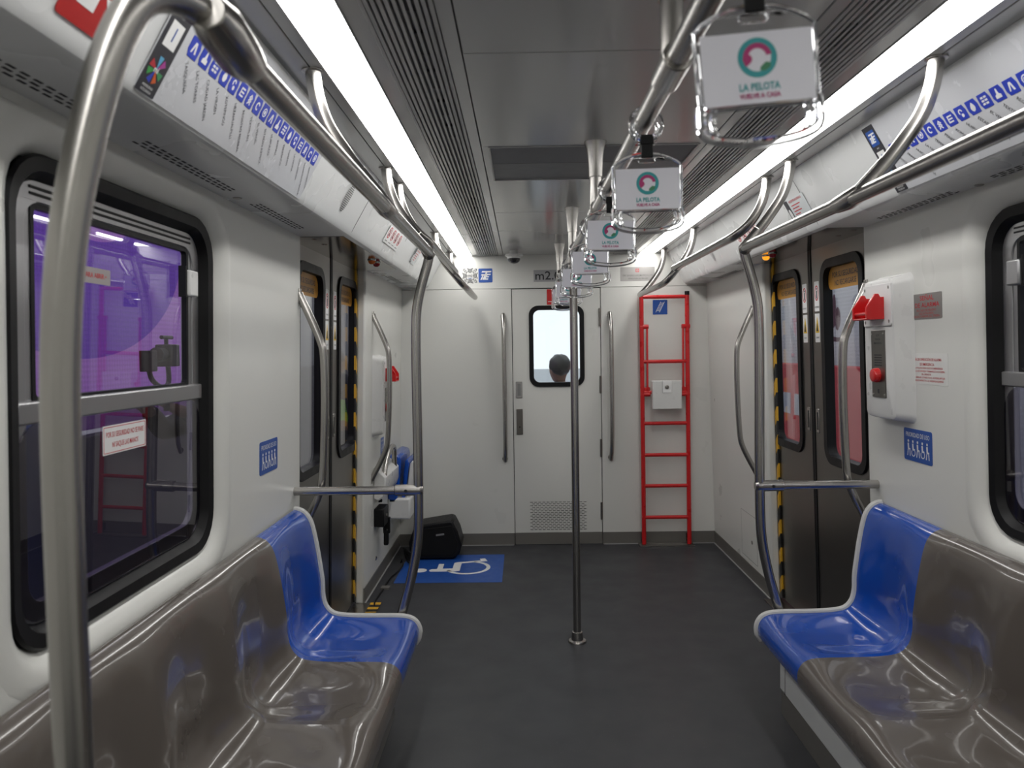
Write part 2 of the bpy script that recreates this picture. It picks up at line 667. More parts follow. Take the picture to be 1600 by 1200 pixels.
# end door
d = struct(thing('door_1', None, None, (0, YE, 0), kind='structure'))
d['label'] = 'white end door with a small black edged window'
d['category'] = 'door'
gu0, gu1, gv0, gv1 = -0.197, 0.199, 1.147, 1.73
MB().prism(END, [[(-DX + .001, .088), (DX - .001, .088), (DX - .001, 1.8485), (-DX + .001, 1.8485)], rrect(gu0 + .01, gu1 - .01, gv0 + .01, gv1 - .01, .06)], -0.04, -0.004).build('leaf', M_WALL, d, bevel=0.0006)
MB().prism(END, [rrect(gu0, gu1, gv0, gv1, .068, 8), rrect(gu0 + .032, gu1 - .032, gv0 + .032, gv1 - .032, .045, 8)], -0.03, 0.006).build('gasket', M_RUBBER, d, bevel=0.004)
MB().prism(END, rrect(gu0 + .02, gu1 - .02, gv0 + .02, gv1 - .02, .05), -0.024, -0.02).build('glass', M_GLASSE, d)
MB().box(END, -DX, DX, 0.004, .086, -0.04, -0.002).build('kick_plate', M_SKIRT, d)
sl = MB()
for r in range(17):
    v = .108 + r * .0125
    n = 14 if r % 2 == 0 else 13
    for k in range(n):
        u = -.205 + (k + (0.5 if r % 2 else 0)) * .0297
        sl.box(END, u, u + .021, v, v + .0042, -0.006, -0.0032)
sl.build('vent_slots', M_DARK, d)
lt = MB().box(END, -.297, -.250, 1.068, 1.188, -0.006, 0.002).build('latch_plate', M_SILVER, d, bevel=0.004)
MB().box(END, -.285, -.262, 1.085, 1.172, 0.0, 0.003).build('finger_recess', mat('recess_grey', (.2, .2, .2), .4), lt)
lk = MB().box(END, -.295, -.250, .805, .99, -0.006, 0.004).build('lock_plate', M_STEELD, d, bevel=0.003)
MB().lathe(END.at(-.272, .86, .003), [(.005, 0), (.005, .003)], 10).build('keyhole', M_DARK, lk)
for v0, v1 in ((1.575, 1.705), (1.095, 1.22), (.635, .765), (.18, .305)):
    MB().tube([END.p(DX - .004, v0, .002), END.p(DX - .004, v1, .002)], .008, 10).build('hinge', M_STEELD, d)

# ceiling: panels with seams
CZ = 2.09
mb = MB()


def cpanel(x0, x1, y0, y1, z=CZ):
    mb.wbox(x0, x1, y0, y1, z, z + .03)


for a, b in ((Y0, 0.2), (.204, 1.768), (1.772, 2.575), (3.075, 3.798), (3.802, YE)):
    cpanel(-.372, .372, a, b)
cpanel(-.372, -.348, 2.575, 3.075)
cpanel(.348, .372, 2.575, 3.075)
for s in (-1, 1):
    for x0, x1 in ((.375, .408), (.552, .5925), (.7075, .7365), (.7395, .80)):
        cpanel(min(s * x0, s * x1), max(s * x0, s * x1), Y0, YE)
o = mb.build('ceiling', M_CEIL, bevel=0.0015)
struct(o, 'grey painted ceiling panels with fine seams', 'ceiling')
o = MB().wbox(-1.3, 1.3, Y0, YE + .05, 2.16, 2.2).build('trim_2', M_DARK)
struct(o, 'dark space above the ceiling panels', 'trim')

# coves with door headers
for s in (-1, 1):
    side = 'left' if s < 0 else 'right'
    XZ = Fr((0, Y0, 0), (s, 0, 0), (0, 0, 1), (0, 1, 0))
    poly = [(.795, 2.095), (.903, 1.897), (.9095, 1.883), (.917, 1.8745), (.928, 1.870), (1.30, 1.870), (1.30, 2.14), (.795, 2.14)]
    o = MB().prism(XZ, poly, 0, YE - Y0).build('trim_%d' % (3 if s < 0 else 4), M_COVE, angle=25)
    struct(o, 'white sloped cove panel along the %s side of the ceiling' % side, 'trim')
    if s < 0:
        xa, xb = -1.3, -.935
    else:
        xa, xb = .935, 1.3
    MB().wbox(xa, xb, 3.0, 4.255, 1.8675, 1.872).build('door_header', M_POLISH, o)
    MB().wbox(min(s * 1.0, s * 1.2), max(s * 1.0, s * 1.2), 3.0, 4.255, 1.8655, 1.868) if False else None
    vs = MB()
    for y0, y1 in ((1.02, 1.52), (1.63, 2.15), (2.33, 2.83), (4.62, 5.1)):
        n = int((y1 - y0) / .034)
        for r in range(3):
            for k in range(n):
                yy = y0 + k * .034 + (.012 if r == 1 else 0)
                xx = s * (1.033 + r * .014)
                vs.wbox(xx - .0028, xx + .0028, yy, yy + .021, 1.8692, 1.8712)
    vs.build('vent_slots', M_DARK, o)
    sc = MB()
    for y in (2.235, 3.06, 3.21, 4.56):
        sc.lathe(Fr((s * 1.065, y, 1.8705), (1, 0, 0), (0, -1, 0)), [(.013, 0), (.013, .003), (.009, .0045)], 14)
    sc.build('fastener', M_STEEL, o)

# baseboards
for s in (-1, 1):
    w = WALL[s]
    side = 'left' if s < 0 else 'right'
    mb = MB().box(w.f, w.y(4.25), w.y(YE), 0.001, .088, -0.002, 0.004)
    mb.box(w.f, w.y(Y0), w.y(3.01), 0.001, .088, -0.002, 0.004)
    o = mb.build('baseboard_' + side, M_SKIRT)
    struct(o, 'steel skirting along the foot of the %s wall' % side, 'baseboard')
    MB().box(w.f, w.y(4.25), w.y(YE), 0.0, .004, 0.004, 0.012).build('edge_line', M_CURB, o)
mb = MB().box(END, -1.2, -DX - .004, .001, .088, -0.002, 0.004).box(END, DX + .004, 1.2, .001, .088, -0.002, 0.004)
o = mb.build('baseboard_far', M_SKIRT)
struct(o, 'steel skirting along the foot of the end wall', 'baseboard')
MB().box(END, -1.2, -DX - .01, 0.0, .004, 0.004, 0.012).box(END, DX + .01, 1.2, 0.0, .004, 0.004, 0.012).build('edge_line', M_CURB, o)

# side doors
FILM = glass_mat('amber_film', (0.62, 0.34, 0.07), 0.02)
FILM_SOLID = mat('amber_sticker', (0.55, 0.27, 0.045), 0.4)
CY = 3.712
dn = 2
for s in (-1, 1):
    w = WALL[s]
    side = 'left' if s < 0 else 'right'
    for near in (True, False):
        ya, yb = (3.0, CY - .0015) if near else (CY + .0015, 4.34)
        ga, gb = (3.13, 3.572) if near else (3.842, 4.275)
        dr = struct(thing('door_%d' % dn, None, None, (wall_x(s, 0, -.075), (ya + yb) / 2, 0.01), kind='structure'))
        dn += 1
        dr['label'] = 'steel sliding door leaf with window, %s side, %s one' % (side, 'nearer' if near else 'farther')
        dr['category'] = 'door'
        lf = MB().prism(w.f, [[(w.y(ya), .015), (w.y(yb), .015), (w.y(yb), 1.868), (w.y(ya), 1.868)],
                              rrect(w.y(ga + .01), w.y(gb - .01), .885, 1.79, .07)], -0.095, -0.056).build('leaf', M_STEELD, dr, bevel=0.002)
        MB().prism(w.f, [rrect(w.y(ga), w.y(gb), .872, 1.803, .085, 8), rrect(w.y(ga + .04), w.y(gb - .04), .912, 1.763, .05, 8)], -0.09, -0.047).build('gasket', M_RUBBER, dr, bevel=0.006)
        MB().prism(w.f, rrect(w.y(ga + .03), w.y(gb - .03), .902, 1.773, .05), -0.078, -0.074).build('glass', M_GLASSDOOR, dr)
        fm = MB().prism(w.f, rrect(w.y(ga + .04), w.y(gb - .04), 1.665, 1.763, .03), -0.073, -0.0725).build('safety_film', FILM_SOLID, dr)
        lab(fm, 'amber film with a safety warning along the top of the door glass')
        tm = MB()
        yc = (ga + gb) / 2
        tm.text(w.f, w.y(yc), 1.727, .034, 'POR SU SEGURIDAD', -0.0718, .012, width=.27)
        tm.text(w.f, w.y(yc), 1.690, .034, 'NO RECARGARSE', -0.0718, .012, width=.22)
        tm.build('warning_text', M_CHAR, fm, flat=True)
        # rubber edge where the leaves meet
        e0, e1 = (yb - .018, yb) if near else (ya, ya + .018)
        MB().box(w.f, w.y(e0), w.y(e1), .016, 1.867, -0.09, -0.052).build('edge_seal', M_RUBBER, dr, bevel=0.003)
        hy = 3.655 if near else 3.772
        hp = MB().box(w.f, w.y(hy - .017), w.y(hy + .017), 1.0, 1.115, -0.058, -0.0525).build('handle_plate', M_STEEL, dr, bevel=0.002)
        MB().box(w.f, w.y(hy - .008), w.y(hy + .006), 1.015, 1.098, -0.056, -0.0518).build('handle_slot', M_DARK, hp)
        # stickers
        sy = 3.632 if near else 3.786
        st = MB().prism(w.f, rrect(w.y(sy - .028), w.y(sy + .028), 1.575, 1.715, .004, 3), -0.057, -0.0552).build('no_leaning_sticker', M_WHITE, dr)
        lab(st, 'white sticker with a red no leaning symbol')
        MB().prism(w.f, [circ(w.y(sy), 1.66, .022, 20, .036), circ(w.y(sy), 1.66, .017, 20, .030)], -0.0553, -0.0545).build('prohibition_ring', M_REDP, st)
        pm = MB()
        pm.prism(w.f, circ(w.y(sy), 1.68, .005, 10), -0.0553, -0.0544)
        pm.prism(w.f, [(w.y(sy) - .006, 1.635), (w.y(sy) + .004, 1.635), (w.y(sy) + .007, 1.672), (w.y(sy) - .003, 1.672)], -0.0553, -0.0544)
        pm.text(w.f, w.y(sy), 1.595, .011, 'NO RECARGARSE', -0.0544, .01, width=.046)
        pm.build('figure', M_INK, st)
        s2 = MB().prism(w.f, rrect(w.y(sy - .028), w.y(sy + .028), 1.43, 1.565, .004, 3), -0.057, -0.0552).build('pinch_warning_sticker', M_WHITE, dr)
        lab(s2, 'white sticker with a yellow warning triangle')
        tri = MB().prism(w.f, [(w.y(sy) - .023, 1.475), (w.y(sy) + .023, 1.475), (w.y(sy), 1.55)], -0.0553, -0.0545).build('warning_triangle', M_YEL, s2)
        pm = MB()
        pm.prism(w.f, [(w.y(sy) - .010, 1.482), (w.y(sy) + .010, 1.482), (w.y(sy) + .002, 1.52), (w.y(sy) - .003, 1.515)], -0.0546, -0.0538)
        pm.text(w.f, w.y(sy), 1.452, .010, 'CUIDADO', -0.0544, .01, width=.036)
        pm.build('warning_mark', M_INK, s2)
    # black and yellow strip in the far jamb
    hz = MB().box(w.f, w.y(4.220), w.y(4.2496), .02, 1.868, -0.0545, -0.045).build('hazard_strip', M_HAZ, None, loc=w.f.p(w.y(4.19), .02, -.05))
    tag(hz, 'black and yellow hazard strip in the far jamb of the %s door' % side, 'hazard strip')
    # sill
    o = MB().wbox(min(s * 1.085, s * 1.24), max(s * 1.085, s * 1.24), 3.0, 4.255, 0.0, .006).build('door_sill', M_STEEL, loc=(s * 1.16, 3.61, 0), bevel=0.002)
    tag(o, 'metal sill plate on the floor along the %s sliding doors' % side, 'door sill')

# ================================================================ CEILING THINGS
for s in (-1, 1):
    side = 'left' if s < 0 else 'right'
    t = thing('ceiling_light', 'long bright light strip running along the %s side of the ceiling' % side, 'light', (s * .65, 2, CZ), 'light strips along the ceiling')
    MB().wbox(s * .65 - .0535, s * .65 + .0535, Y0, YE - .03, CZ - .001, CZ + .012).build('diffuser', M_LIGHT, t)
    mbf = MB()
    for q in (-1, 1):
        x = s * .65 + q * .0555
        mbf.wbox(x - .0018, x + .0018, Y0, YE, CZ - .0018, CZ + .02)
    mbf.build('frame', M_CEILP, t)
    g = thing('air_grille', 'long slatted air grille beside the %s light strip' % side, 'air grille', (s * .48, 2, CZ), 'slatted air grilles of the ceiling')
    MB().wbox(s * .48 - .0715, s * .48 + .0715, Y0, YE, CZ + .035, CZ + .045).build('duct', M_DARK, g)
    sl = MB()
    xs = [.414, .4275, .4405, .455, .4695, .484, .4985, .512, .5255, .5385, .5485]
    for i, x in enumerate(xs):
        hw = .0036 if 2 < i < 6 else .0043
        sl.wbox(s * x - hw, s * x + hw, Y0, YE, CZ - .003, CZ + .012)
    MB().wbox(s * .48 - .0705, s * .48 + .0705, Y0, YE, CZ + .007, CZ + .014).build('back_plate', mat('grille_back', (.16, .16, .165), .5), g)
    for k in range(19):
        y = 0.75 + k * .225
        if 2.35 < y < 3.3:
            continue
        MB().wbox(s * .455 - .0145, s * .455 + .0145, y, y + .12, CZ - .0006, CZ + .009).build('air_slot', M_DARK, g)
    sl.build('slats', M_CEILP, g, bevel=0.0008)

t = thing('ceiling_vent', 'rectangular grey vent panel across the middle of the ceiling', 'vent', (0, 2.8, CZ))
MB().wbox(-.346, .346, 2.577, 3.073, CZ + .012, CZ + .02).build('backing', mat('vent_grey', (.17, .17, .175), .5), t)
lv = MB()
for k in range(11):
    y = 2.582 + k * .021
    lv.prism(Fr((-.344, y, CZ), (0, 1, 0), (0, 0, 1)), [(0, 0.002), (.013, .0), (.016, .003), (.004, .012)], 0, .688)
lv.build('louvres', mat('louvre_grey', (.24, .24, .245), .45), t)
MB().wbox(-.344, .344, 2.818, 3.07, CZ + .002, CZ + .013).build('access_panel', mat('vent_panel_grey', (.20, .20, .205), .45), t, bevel=0.001)
MB().prism(CEILF, [[(-.35, -3.077), (.35, -3.077), (.35, -2.573), (-.35, -2.573)], [(-.344, -3.071), (.344, -3.071), (.344, -2.579), (-.344, -2.579)]], -.01, .003).build('frame', M_CEILP, t)

t = thing('dome_camera', 'small white dome camera on the ceiling near the end wall', 'security camera', (-.294, 5.27, CZ))
fc = Fr((-.294, 5.27, CZ), (1, 0, 0), (0, -1, 0))
MB().lathe(fc, [(.028, 0), (.030, .02), (.060, .024), (.062, .032), (.046, .04), (.044, .052)], 28).build('housing', M_PLASTW, t)
mbb = MB()
mbb.lathe(fc, [(.0435, .05), (.043, .058), (.037, .072), (.024, .083), (.006, .087)], 24)
mbb.build('lens_dome', mat('smoked_dome', (.02, .02, .022), .05, coat=.8), t)

# centre strap rail and posts
RX, RZ = 0.0, 1.868
POSTS = (1.26, 2.53, 3.70, 4.95)
t = thing('strap_rail', 'steel overhead rail down the middle of the ceiling, carrying the strap handles', 'handrail', (0, 3, CZ))
MB().tube([(0, Y0 + .1, RZ), (0, 4.9, RZ)], .019, 16).tube(smooth([(0, 4.88, RZ), (0, 4.93, RZ + .012), (0, 4.95, RZ + .05)], 5), .019, 16).build('rail', M_STEEL, t)
for y in POSTS:
    p = MB().tube([(0, y, RZ + .005), (0, y, CZ - .11)], .019, 16).build('ceiling_post', M_STEEL, t)
    MB().lathe(Fr((0, y, CZ), (1, 0, 0), (0, -1, 0)), [(.036, 0), (.036, .004), (.0255, .05), (.023, .10), (.023, .115)], 24).build('flange', M_STEEL, p)
for y in POSTS:
    MB().tube([(0, y - .055, RZ), (0, y + .055, RZ)], .0245, 18).build('joint_sleeve', M_STEEL, t, bevel=0.002)

t = thing('floor_pole', 'steel floor pole standing in the middle of the aisle', 'pole', (0, 3.70, 0))
MB().tube([(0, 3.665, .02), (0, 3.665, 1.3), (0, 3.667, RZ - .02)], .0188, 18).build('pole', M_STEEL, t)
MB().lathe(Fr((0, 3.665, 0), (1, 0, 0), (0, 1, 0)), [(.045, 0), (.045, .004), (.042, .009), (.029, .012), (.027, .035), (.025, .05), (.0195, .052)], 28).build('base_flange', M_STEEL, t)
MB().lathe(Fr((0, 3.665, RZ - .04), (1, 0, 0), (0, 1, 0)), [(.0195, -.03), (.024, -.025), (.024, .03)], 20).build('top_sleeve', M_STEEL, t)

# strap handles
HY = (0.90, 1.56, 2.18, 2.86, 3.49, 4.14, 4.66)
y = 0.90
h = thing('hand_strap', 'clear strap handle with a white card, largest and nearest to the camera', 'hand strap', (0, y, RZ), 'strap handles on the middle rail')
ROLL = (-4.5, -1.0, 0.5, -1.0, 1.0, 0.0, -0.5)
HF = Fr((0, y, 0), (1, 0, 0), (0, 0, 1))
rg = MB()
rg.tube([V3((.029 * math.cos(a), y - .004, RZ - .004 + .031 * math.sin(a))) for a in [2 * math.pi * i / 24 for i in range(24)]], .0065, 8, closed=True)
rg.tube([V3((.027 * math.cos(a), y + .018, RZ - .004 + .029 * math.sin(a))) for a in [2 * math.pi * i / 24 for i in range(24)]], .005, 8, closed=True)
rg.box(HF, -.02, .02, RZ - .041, RZ - .026, -.018, .01)
rg.box(HF, -.009, .009, RZ + .024, RZ + .036, -.018, .008)
rg.build('clamp', M_CLEAR, h)
MB().box(HF, -.0115, .0115, 1.797, RZ - .026, .006, .012).box(HF, -.013, .013, RZ - .045, RZ - .03, .004, .014).build('strap', M_BLACK, h, bevel=0.001)
top = [(.069, 1.782), (.060, 1.790), (.045, 1.798), (.025, 1.805), (.0, 1.8075), (-.025, 1.805), (-.045, 1.798), (-.060, 1.790), (-.069, 1.782)]
hd = MB()
outl = [(-.069, 1.782), (-.066, 1.695), (-.056, 1.695), (.056, 1.695), (.066, 1.695)] + top[:-1]
slot = rrect(-.016, .016, 1.789, 1.798, .003, 3)
hd.prism(HF, [outl, slot], -.004, .0035)
hd.build('card_holder', M_CLEAR, h, bevel=0.0012)
gp = MB()
gp.tube(smooth([HF.p(-.0665, 1.70), HF.p(-.0685, 1.685), HF.p(-.066, 1.668), HF.p(-.05, 1.659), HF.p(-.025, 1.6545), HF.p(0, 1.653), HF.p(.025, 1.6545), HF.p(.05, 1.659), HF.p(.066, 1.668), HF.p(.0685, 1.685), HF.p(.0665, 1.70)], 4), .0062, 10)
gp.tube([HF.p(-.0665, 1.69), HF.p(-.055, 1.6945), HF.p(.055, 1.6945), HF.p(.0665, 1.69)], .0034, 8)
gp.tube(smooth([HF.p(-.052, 1.694), HF.p(-.0555, 1.682), HF.p(-.054, 1.672), HF.p(-.05, 1.664)], 3), .0036, 8)
gp.tube(smooth([HF.p(.052, 1.694), HF.p(.0555, 1.682), HF.p(.054, 1.672), HF.p(.05, 1.664)], 3), .0036, 8)
rim = [HF.p(u, v) for u, v in [(-.0672, 1.70)] + list(reversed(top)) + [(.0672, 1.70)]]
gp.tube(rim, .0034, 8)
gp.build('grip', M_CLEAR, h)
cd = MB().prism(HF, rrect(-.0635, .0635, 1.6965, 1.7765, .001, 2), .0042, .0056).build('card', M_CARD, h)
NN = .0058
lg = MB()
for k in range(16):
    lg.prism(HF, arc_band(.0, 1.7475, .0155, .0225, k * 22.5, k * 22.5 + 22.5, 3), .0055, NN)
lg.build('emblem_ring', M_TEAL, cd)
lg = MB()
lg.prism(HF, arc_band(0, 1.7475, .0105, .0165, 10, 215, 16), .0055, NN + .0002)
lg.build('emblem_arc', M_MAG, cd)
MB().text(HF, 0, 1.7145, .0115, 'LA PELOTA', NN + .0002, .03, width=.047).build('title', M_TEAL, cd, flat=True)
MB().text(HF, 0, 1.7045, .0075, 'VUELVE A CASA', NN + .0002, .04, width=.047).build('slogan', M_MAG, cd, flat=True)
MB().prism(HF, circ(-.0115, 1.7465, .0055, 12), .0055, NN + .0003).build('emblem_spot', M_MAG, cd)
MB().prism(HF, [(.003, 1.737), (.009, 1.742), (.0145, 1.741), (.0145, 1.736), (.008, 1.732), (.002, 1.733)], .0055, NN + .0003).build('emblem_leaf', M_GRN, cd)
WHERE = ['second nearest to the camera', 'third from the camera', 'fourth from the camera', 'fifth from the camera, before the end door', 'sixth from the camera, before the end door', 'farthest one, just above the end door window']
for yy, wh, rl in zip(HY[1:], WHERE, ROLL[1:]):
    q = dup(h, (0.006, yy - y, 0), 'clear strap handle with a white card, ' + wh, 'strap handles on the middle rail')
    q.rotation_euler[1] = math.radians(rl)
h.rotation_euler[1] = math.radians(ROLL[0])
h.location.x = .016

# ================================================================ SIDE HANDRAILS
HANG = [(.735, 2.088), (.728, 2.03), (.708, 1.965), (.672, 1.905), (.63, 1.845), (.588, 1.792)]
TR = .0185


def hanger(parent, s, y, upto=6, dy=0.0):
    pts = [(s * x, y + dy * (i / 5) ** 2, z) for i, (x, z) in enumerate(HANG[:upto])]
    o = MB().tube(smooth(pts, 5), TR, 14).build('hanger', M_STEEL, parent)
    MB().lathe(Fr((s * .736, y, CZ), (1, 0, 0), (0, -1, 0)), [(.0255, 0), (.0255, .004), (.019, .006)], 20).build('flange', M_STEEL, o)
    return o


for s in (-1, 1):
    side = 'left' if s < 0 else 'right'
    t = thing('side_handrail', 'long curved steel handrail with posts above the %s bench' % side, 'handrail', (s * .65, 2.9, 0), 'handrails above the benches')
    rx, rz = .592, 1.788
    yn = .80
    MB().tube([(s * rx, .93, rz), (s * rx, 2.90, rz)], TR, 16).build('rail', M_STEEL, t)
    hanger(t, s, 1.85, dy=.06)
    MB().tube([(s * .640, 1.885, 1.859), (s * .598, 1.925, 1.797), (s * rx, 1.99, rz), (s * rx, 2.06, rz)], [.0195, .0235, .0245, .0215], 16).build('hanger_sleeve', M_STEEL, t)
    hanger(t, s, 2.83, dy=.05)
    MB().tube([(s * .632, 2.86, 1.848), (s * .598, 2.875, 1.798), (s * .594, 2.92, 1.784)], [.0195, .0235, .0245], 16).build('corner_sleeve', M_STEEL, t, bevel=0.002)
    far = [(s * x, 2.93, z) for x, z in ((.594, 1.785), (.603, 1.745), (.617, 1.70), (.636, 1.63), (.648, 1.56), (.652, 1.45), (.653, 1.25), (.653, 1.0), (.655, .80), (.662, .68), (.684, .56), (.714, .45), (.75, .33), (.785, .2), (.82, .05), (.83, 0.003))]
    MB().tube(smooth(far, 3), TR, 16).build('far_post', M_STEEL, t)
    near = [(s * x, yy, z) for x, yy, z in ((.592, .95, 1.788), (.597, .905, 1.800), (.612, .85, 1.806), (.632, .805, 1.788), (.652, .785, 1.74), (.675, .775, 1.66), (.699, .77, 1.55), (.712, .77, 1.44), (.717, .77, 1.3), (.717, .77, 1.0), (.717, .77, .80), (.724, .77, .66), (.738, .77, .55), (.76, .77, .42), (.79, .77, .25), (.84, .77, .003))]
    MB().tube(smooth(near, 4), TR, 18).build('near_post', M_STEEL, t)
    MB().tube([(s * .593, .87, 1.803), (s * .592, .90, 1.7985), (s * .592, .96, 1.789), (s * .592, 1.0, rz)], [.0215, .0285, .0285, .0225], 18).build('near_sleeve', M_STEEL, t, bevel=0.002)
    # horizontal bar from wall to post
    xw = wall_x(s, .885)
    b = MB().tube([(xw, 2.93, .885), (s * .66, 2.93, .885)], .0165, 16).build('cross_bar', M_STEEL, t)
    q = MB().tube([(s * .745, 2.93, .885), (s * .742, 2.93, .885), (s * .645, 2.93, .885), (s * .636, 2.93, .885)], [.017, .0215, .0225, .016], 16).build('bar_clamp', M_STEEL, t)
    MB().lathe(Fr((s * .70, 2.909, .885), (1, 0, 0), (0, 0, 1)), [(.006, 0), (.006, .002)], 12).build('screw', M_DARK, q)
    # short rail past the door
    t = thing('side_handrail', 'short bent steel handrail past the %s sliding doors, near the end wall' % side, 'handrail', (s * .62, 4.4, CZ), 'handrails near the end wall')
    x3, z3 = .567, 1.782
    pts = [(s * .735, 3.10, 2.088), (s * .728, 3.10, 2.03), (s * .706, 3.105, 1.965), (s * .668, 3.125, 1.905), (s * .632, 3.18, 1.872), (s * .622, 3.28, 1.866), (s * .622, 3.5, 1.866)]
    MB().tube(smooth(pts, 5), TR, 14).tube([(s * .622, 3.49, 1.866), (s * .622, 4.40, 1.866)], TR, 14).build('upper_rail', M_STEEL, t)
    MB().lathe(Fr((s * .736, 3.10, CZ), (1, 0, 0), (0, -1, 0)), [(.0255, 0), (.0255, .004), (.019, .006)], 20).build('flange', M_STEEL, t)
    pts = [(s * x, 4.39, z) for x, z in HANG[:4]] + [(s * .628, 4.395, 1.850), (s * .592, 4.42, 1.805), (s * .572, 4.50, 1.785), (s * x3, 4.62, z3), (s * x3, 4.8, z3)]
    MB().tube(smooth(pts, 5), TR, 14).tube([(s * x3, 4.79, z3), (s * x3, 5.31, z3)], TR, 14).build('lower_rail', M_STEEL, t)
    MB().lathe(Fr((s * .736, 4.39, CZ), (1, 0, 0), (0, -1, 0)), [(.0255, 0), (.0255, .004), (.019, .006)], 20).build('flange', M_STEEL, t)
    o = MB().tube(smooth([(s * x, 5.30, z) for x, z in ((.735, 2.088), (.728, 2.03), (.705, 1.955), (.66, 1.885), (.60, 1.812), (.567, 1.782))], 5), TR, 14).build('hanger', M_STEEL, t)
    MB().lathe(Fr((s * .736, 5.30, CZ), (1, 0, 0), (0, -1, 0)), [(.0255, 0), (.0255, .004), (.019, .006)], 20).build('flange', M_STEEL, o)

# grab bars on the side walls beside the doors
for s in (-1, 1):
    w = WALL[s]
    side = 'left' if s < 0 else 'right'
    for yb, za, zb, lb in ((2.985, 1.65, .69, 'bowed steel grab bar on the near edge of the %s door opening'), (4.455, 1.635, .665, 'bowed steel grab bar on the wall past the %s sliding doors')):
        t = thing('grab_bar', lb % side, 'grab bar', tuple(w.f.p(w.y(yb), (za + zb) / 2)), 'bowed grab bars beside the side doors')
        L = za - zb
        prof = [(0, -.0), (.03, .012), (.10, .045), (.19, .083), (.25, .096), (.40, .101), (.58, .100), (.75, .094), (.82, .080), (.90, .046), (.97, .012), (1, 0)]
        MB().tube(smooth([w.f.p(w.y(yb), za - q * L, n) for q, n in prof], 4), .0155, 14).build('bar', M_STEEL, t)
        for z in (za - .01, zb + .01):
            MB().box(w.f, w.y(yb - .014), w.y(yb + .014), z - .028, z + .028, 0, .006).build('mount', M_STEEL, t, bevel=0.002)
# end wall grab bars
for sx, lb in ((-1, 'tall thin steel grab bar left of the end door'), (1, 'tall thin steel grab bar right of the end door')):
    x = .381 * sx
    t = thing('grab_bar', lb, 'grab bar', (x, YE, 1.14), 'grab bars beside the end door')
    pts = [END.p(x, 1.672, .0), END.p(x, 1.655, .014), END.p(x + .002, 1.60, .045), END.p(x + .004, 1.50, .062), END.p(x + .005, 1.2, .066), END.p(x + .005, .85, .064), END.p(x + .004, .70, .045), END.p(x + .002, .635, .014), END.p(x + .002, .615, 0)]
    MB().tube(smooth(pts, 5), .0155, 14).build('bar', M_STEEL, t)
    for z in (1.655, .632):
        MB().lathe(END.at(x, z), [(.02, 0), (.02, .004)], 16).build('mount', M_STEEL, t)

# ================================================================ BENCHES
PROF = [(1.112, .822), (1.096, .820), (1.072, .806), (1.052, .772), (1.036, .70), (1.024, .62), (1.015, .545), (1.014, .492), (1.003, .449), (.975, .420), (.93, .410), (.87, .4065), (.80, .4055), (.735, .405), (.69, .401), (.661, .387), (.645, .358), (.646, .322), (.66, .30)]
DIP = [0, 0, .001, .007, .015, .023, .032, .040, .044, .040, .030, .025, .021, .015, .008, .002, 0, 0, 0]
PITCH = .421
YB = 2.885
for s in (-1, 1):
    side = 'left' if s < 0 else 'right'
    t = thing('bench', 'moulded plastic bench along the %s wall, one blue seat and taupe seats' % side, 'bench', (s * .9, 1.83, 0), 'moulded benches along the walls')
    cx = -.012
    P = [V3((cx + s * x, 0, z)) for x, z in PROF]
    PS = smooth(P, 3)
    DS = smooth([(q, 0, 0) for q in DIP], 3)
    n = len(PS)
    nrm = []
    for i in range(n):
        tt = PS[min(i + 1, n - 1)] - PS[max(i - 1, 0)]
        q = V3((tt.z, 0, -tt.x)).normalized()      # points behind / below the seat
        if q.z > 0 or (abs(q.z) < .5 and q.x * s < 0):
            q = -q
        nrm.append(q)
    NYS = 28
    for k in range(5):
        ya, yb = YB - (k + 1) * PITCH, YB - k * PITCH
        mb = MB()
        grid = []
        for j in range(NYS + 1):
            v = j / NYS
            e = min(v, 1 - v) / .42
            e = min(1.0, e)
            wgt = e * e * (3 - 2 * e)
            row = []
            for i in range(n):
                row.append(mb.v(PS[i] + nrm[i] * (max(0, DS[i].x) * wgt) + V3((0, ya + (yb - ya) * v, 0))))
            grid.append(row)
        for j in range(NYS):
            for i in range(n - 1):
                q = (grid[j][i], grid[j + 1][i], grid[j + 1][i + 1], grid[j][i + 1])
                mb.face(q if s > 0 else tuple(reversed(q)))
        o = mb.build('seat', M_BLUE if k == 0 else M_GREY, t, angle=80, solid=.014, recalc=False)
        if k == 0:
            lab(o, 'bright blue end seat')
    # edge trim: a rounded bead following the seat profile
    for y, nm in ((YB + .006, 'far'), (YB - 5 * PITCH - .006, 'near')):
        MB().tube([p + V3((0, y, 0)) - nrm[i] * .001 for i, p in enumerate(PS)], .0115, 10).build('edge_trim', M_TRIM, t)
    w = WALL[s]
    xb = s * .743 - .015
    xe = s * 1.085
    MB().wbox(min(xb, xe), max(xb, xe), YB - 5 * PITCH + .02, YB + .035, .10, .355).build('base_panel', M_BASE, t, bevel=0.004)
    MB().wbox(min(xb + s * .005, xe), max(xb + s * .005, xe), YB - 5 * PITCH + .02, YB + .032, .0, .10).build('plinth', M_SKIRT, t)
    MB().wbox(xb - .0008, xb + .0008, YB - .026, YB - .024, .10, .33).build('panel_seam', M_DARK, t)
    lk = MB().lathe(Fr((xb, YB - .10, .305), (0, -s, 0), (0, 0, 1)), [(.016, -.001), (.016, .004), (.010, .006)], 16).build('panel_lock', M_BLACK, t)
    lg = MB()
    lg.wbox(min(s * .95, s * 1.09), max(s * .95, s * 1.09), YB - 5 * PITCH + .02, YB - .02, .30, .36)
    lg.build('seat_carrier', M_DARK, t)

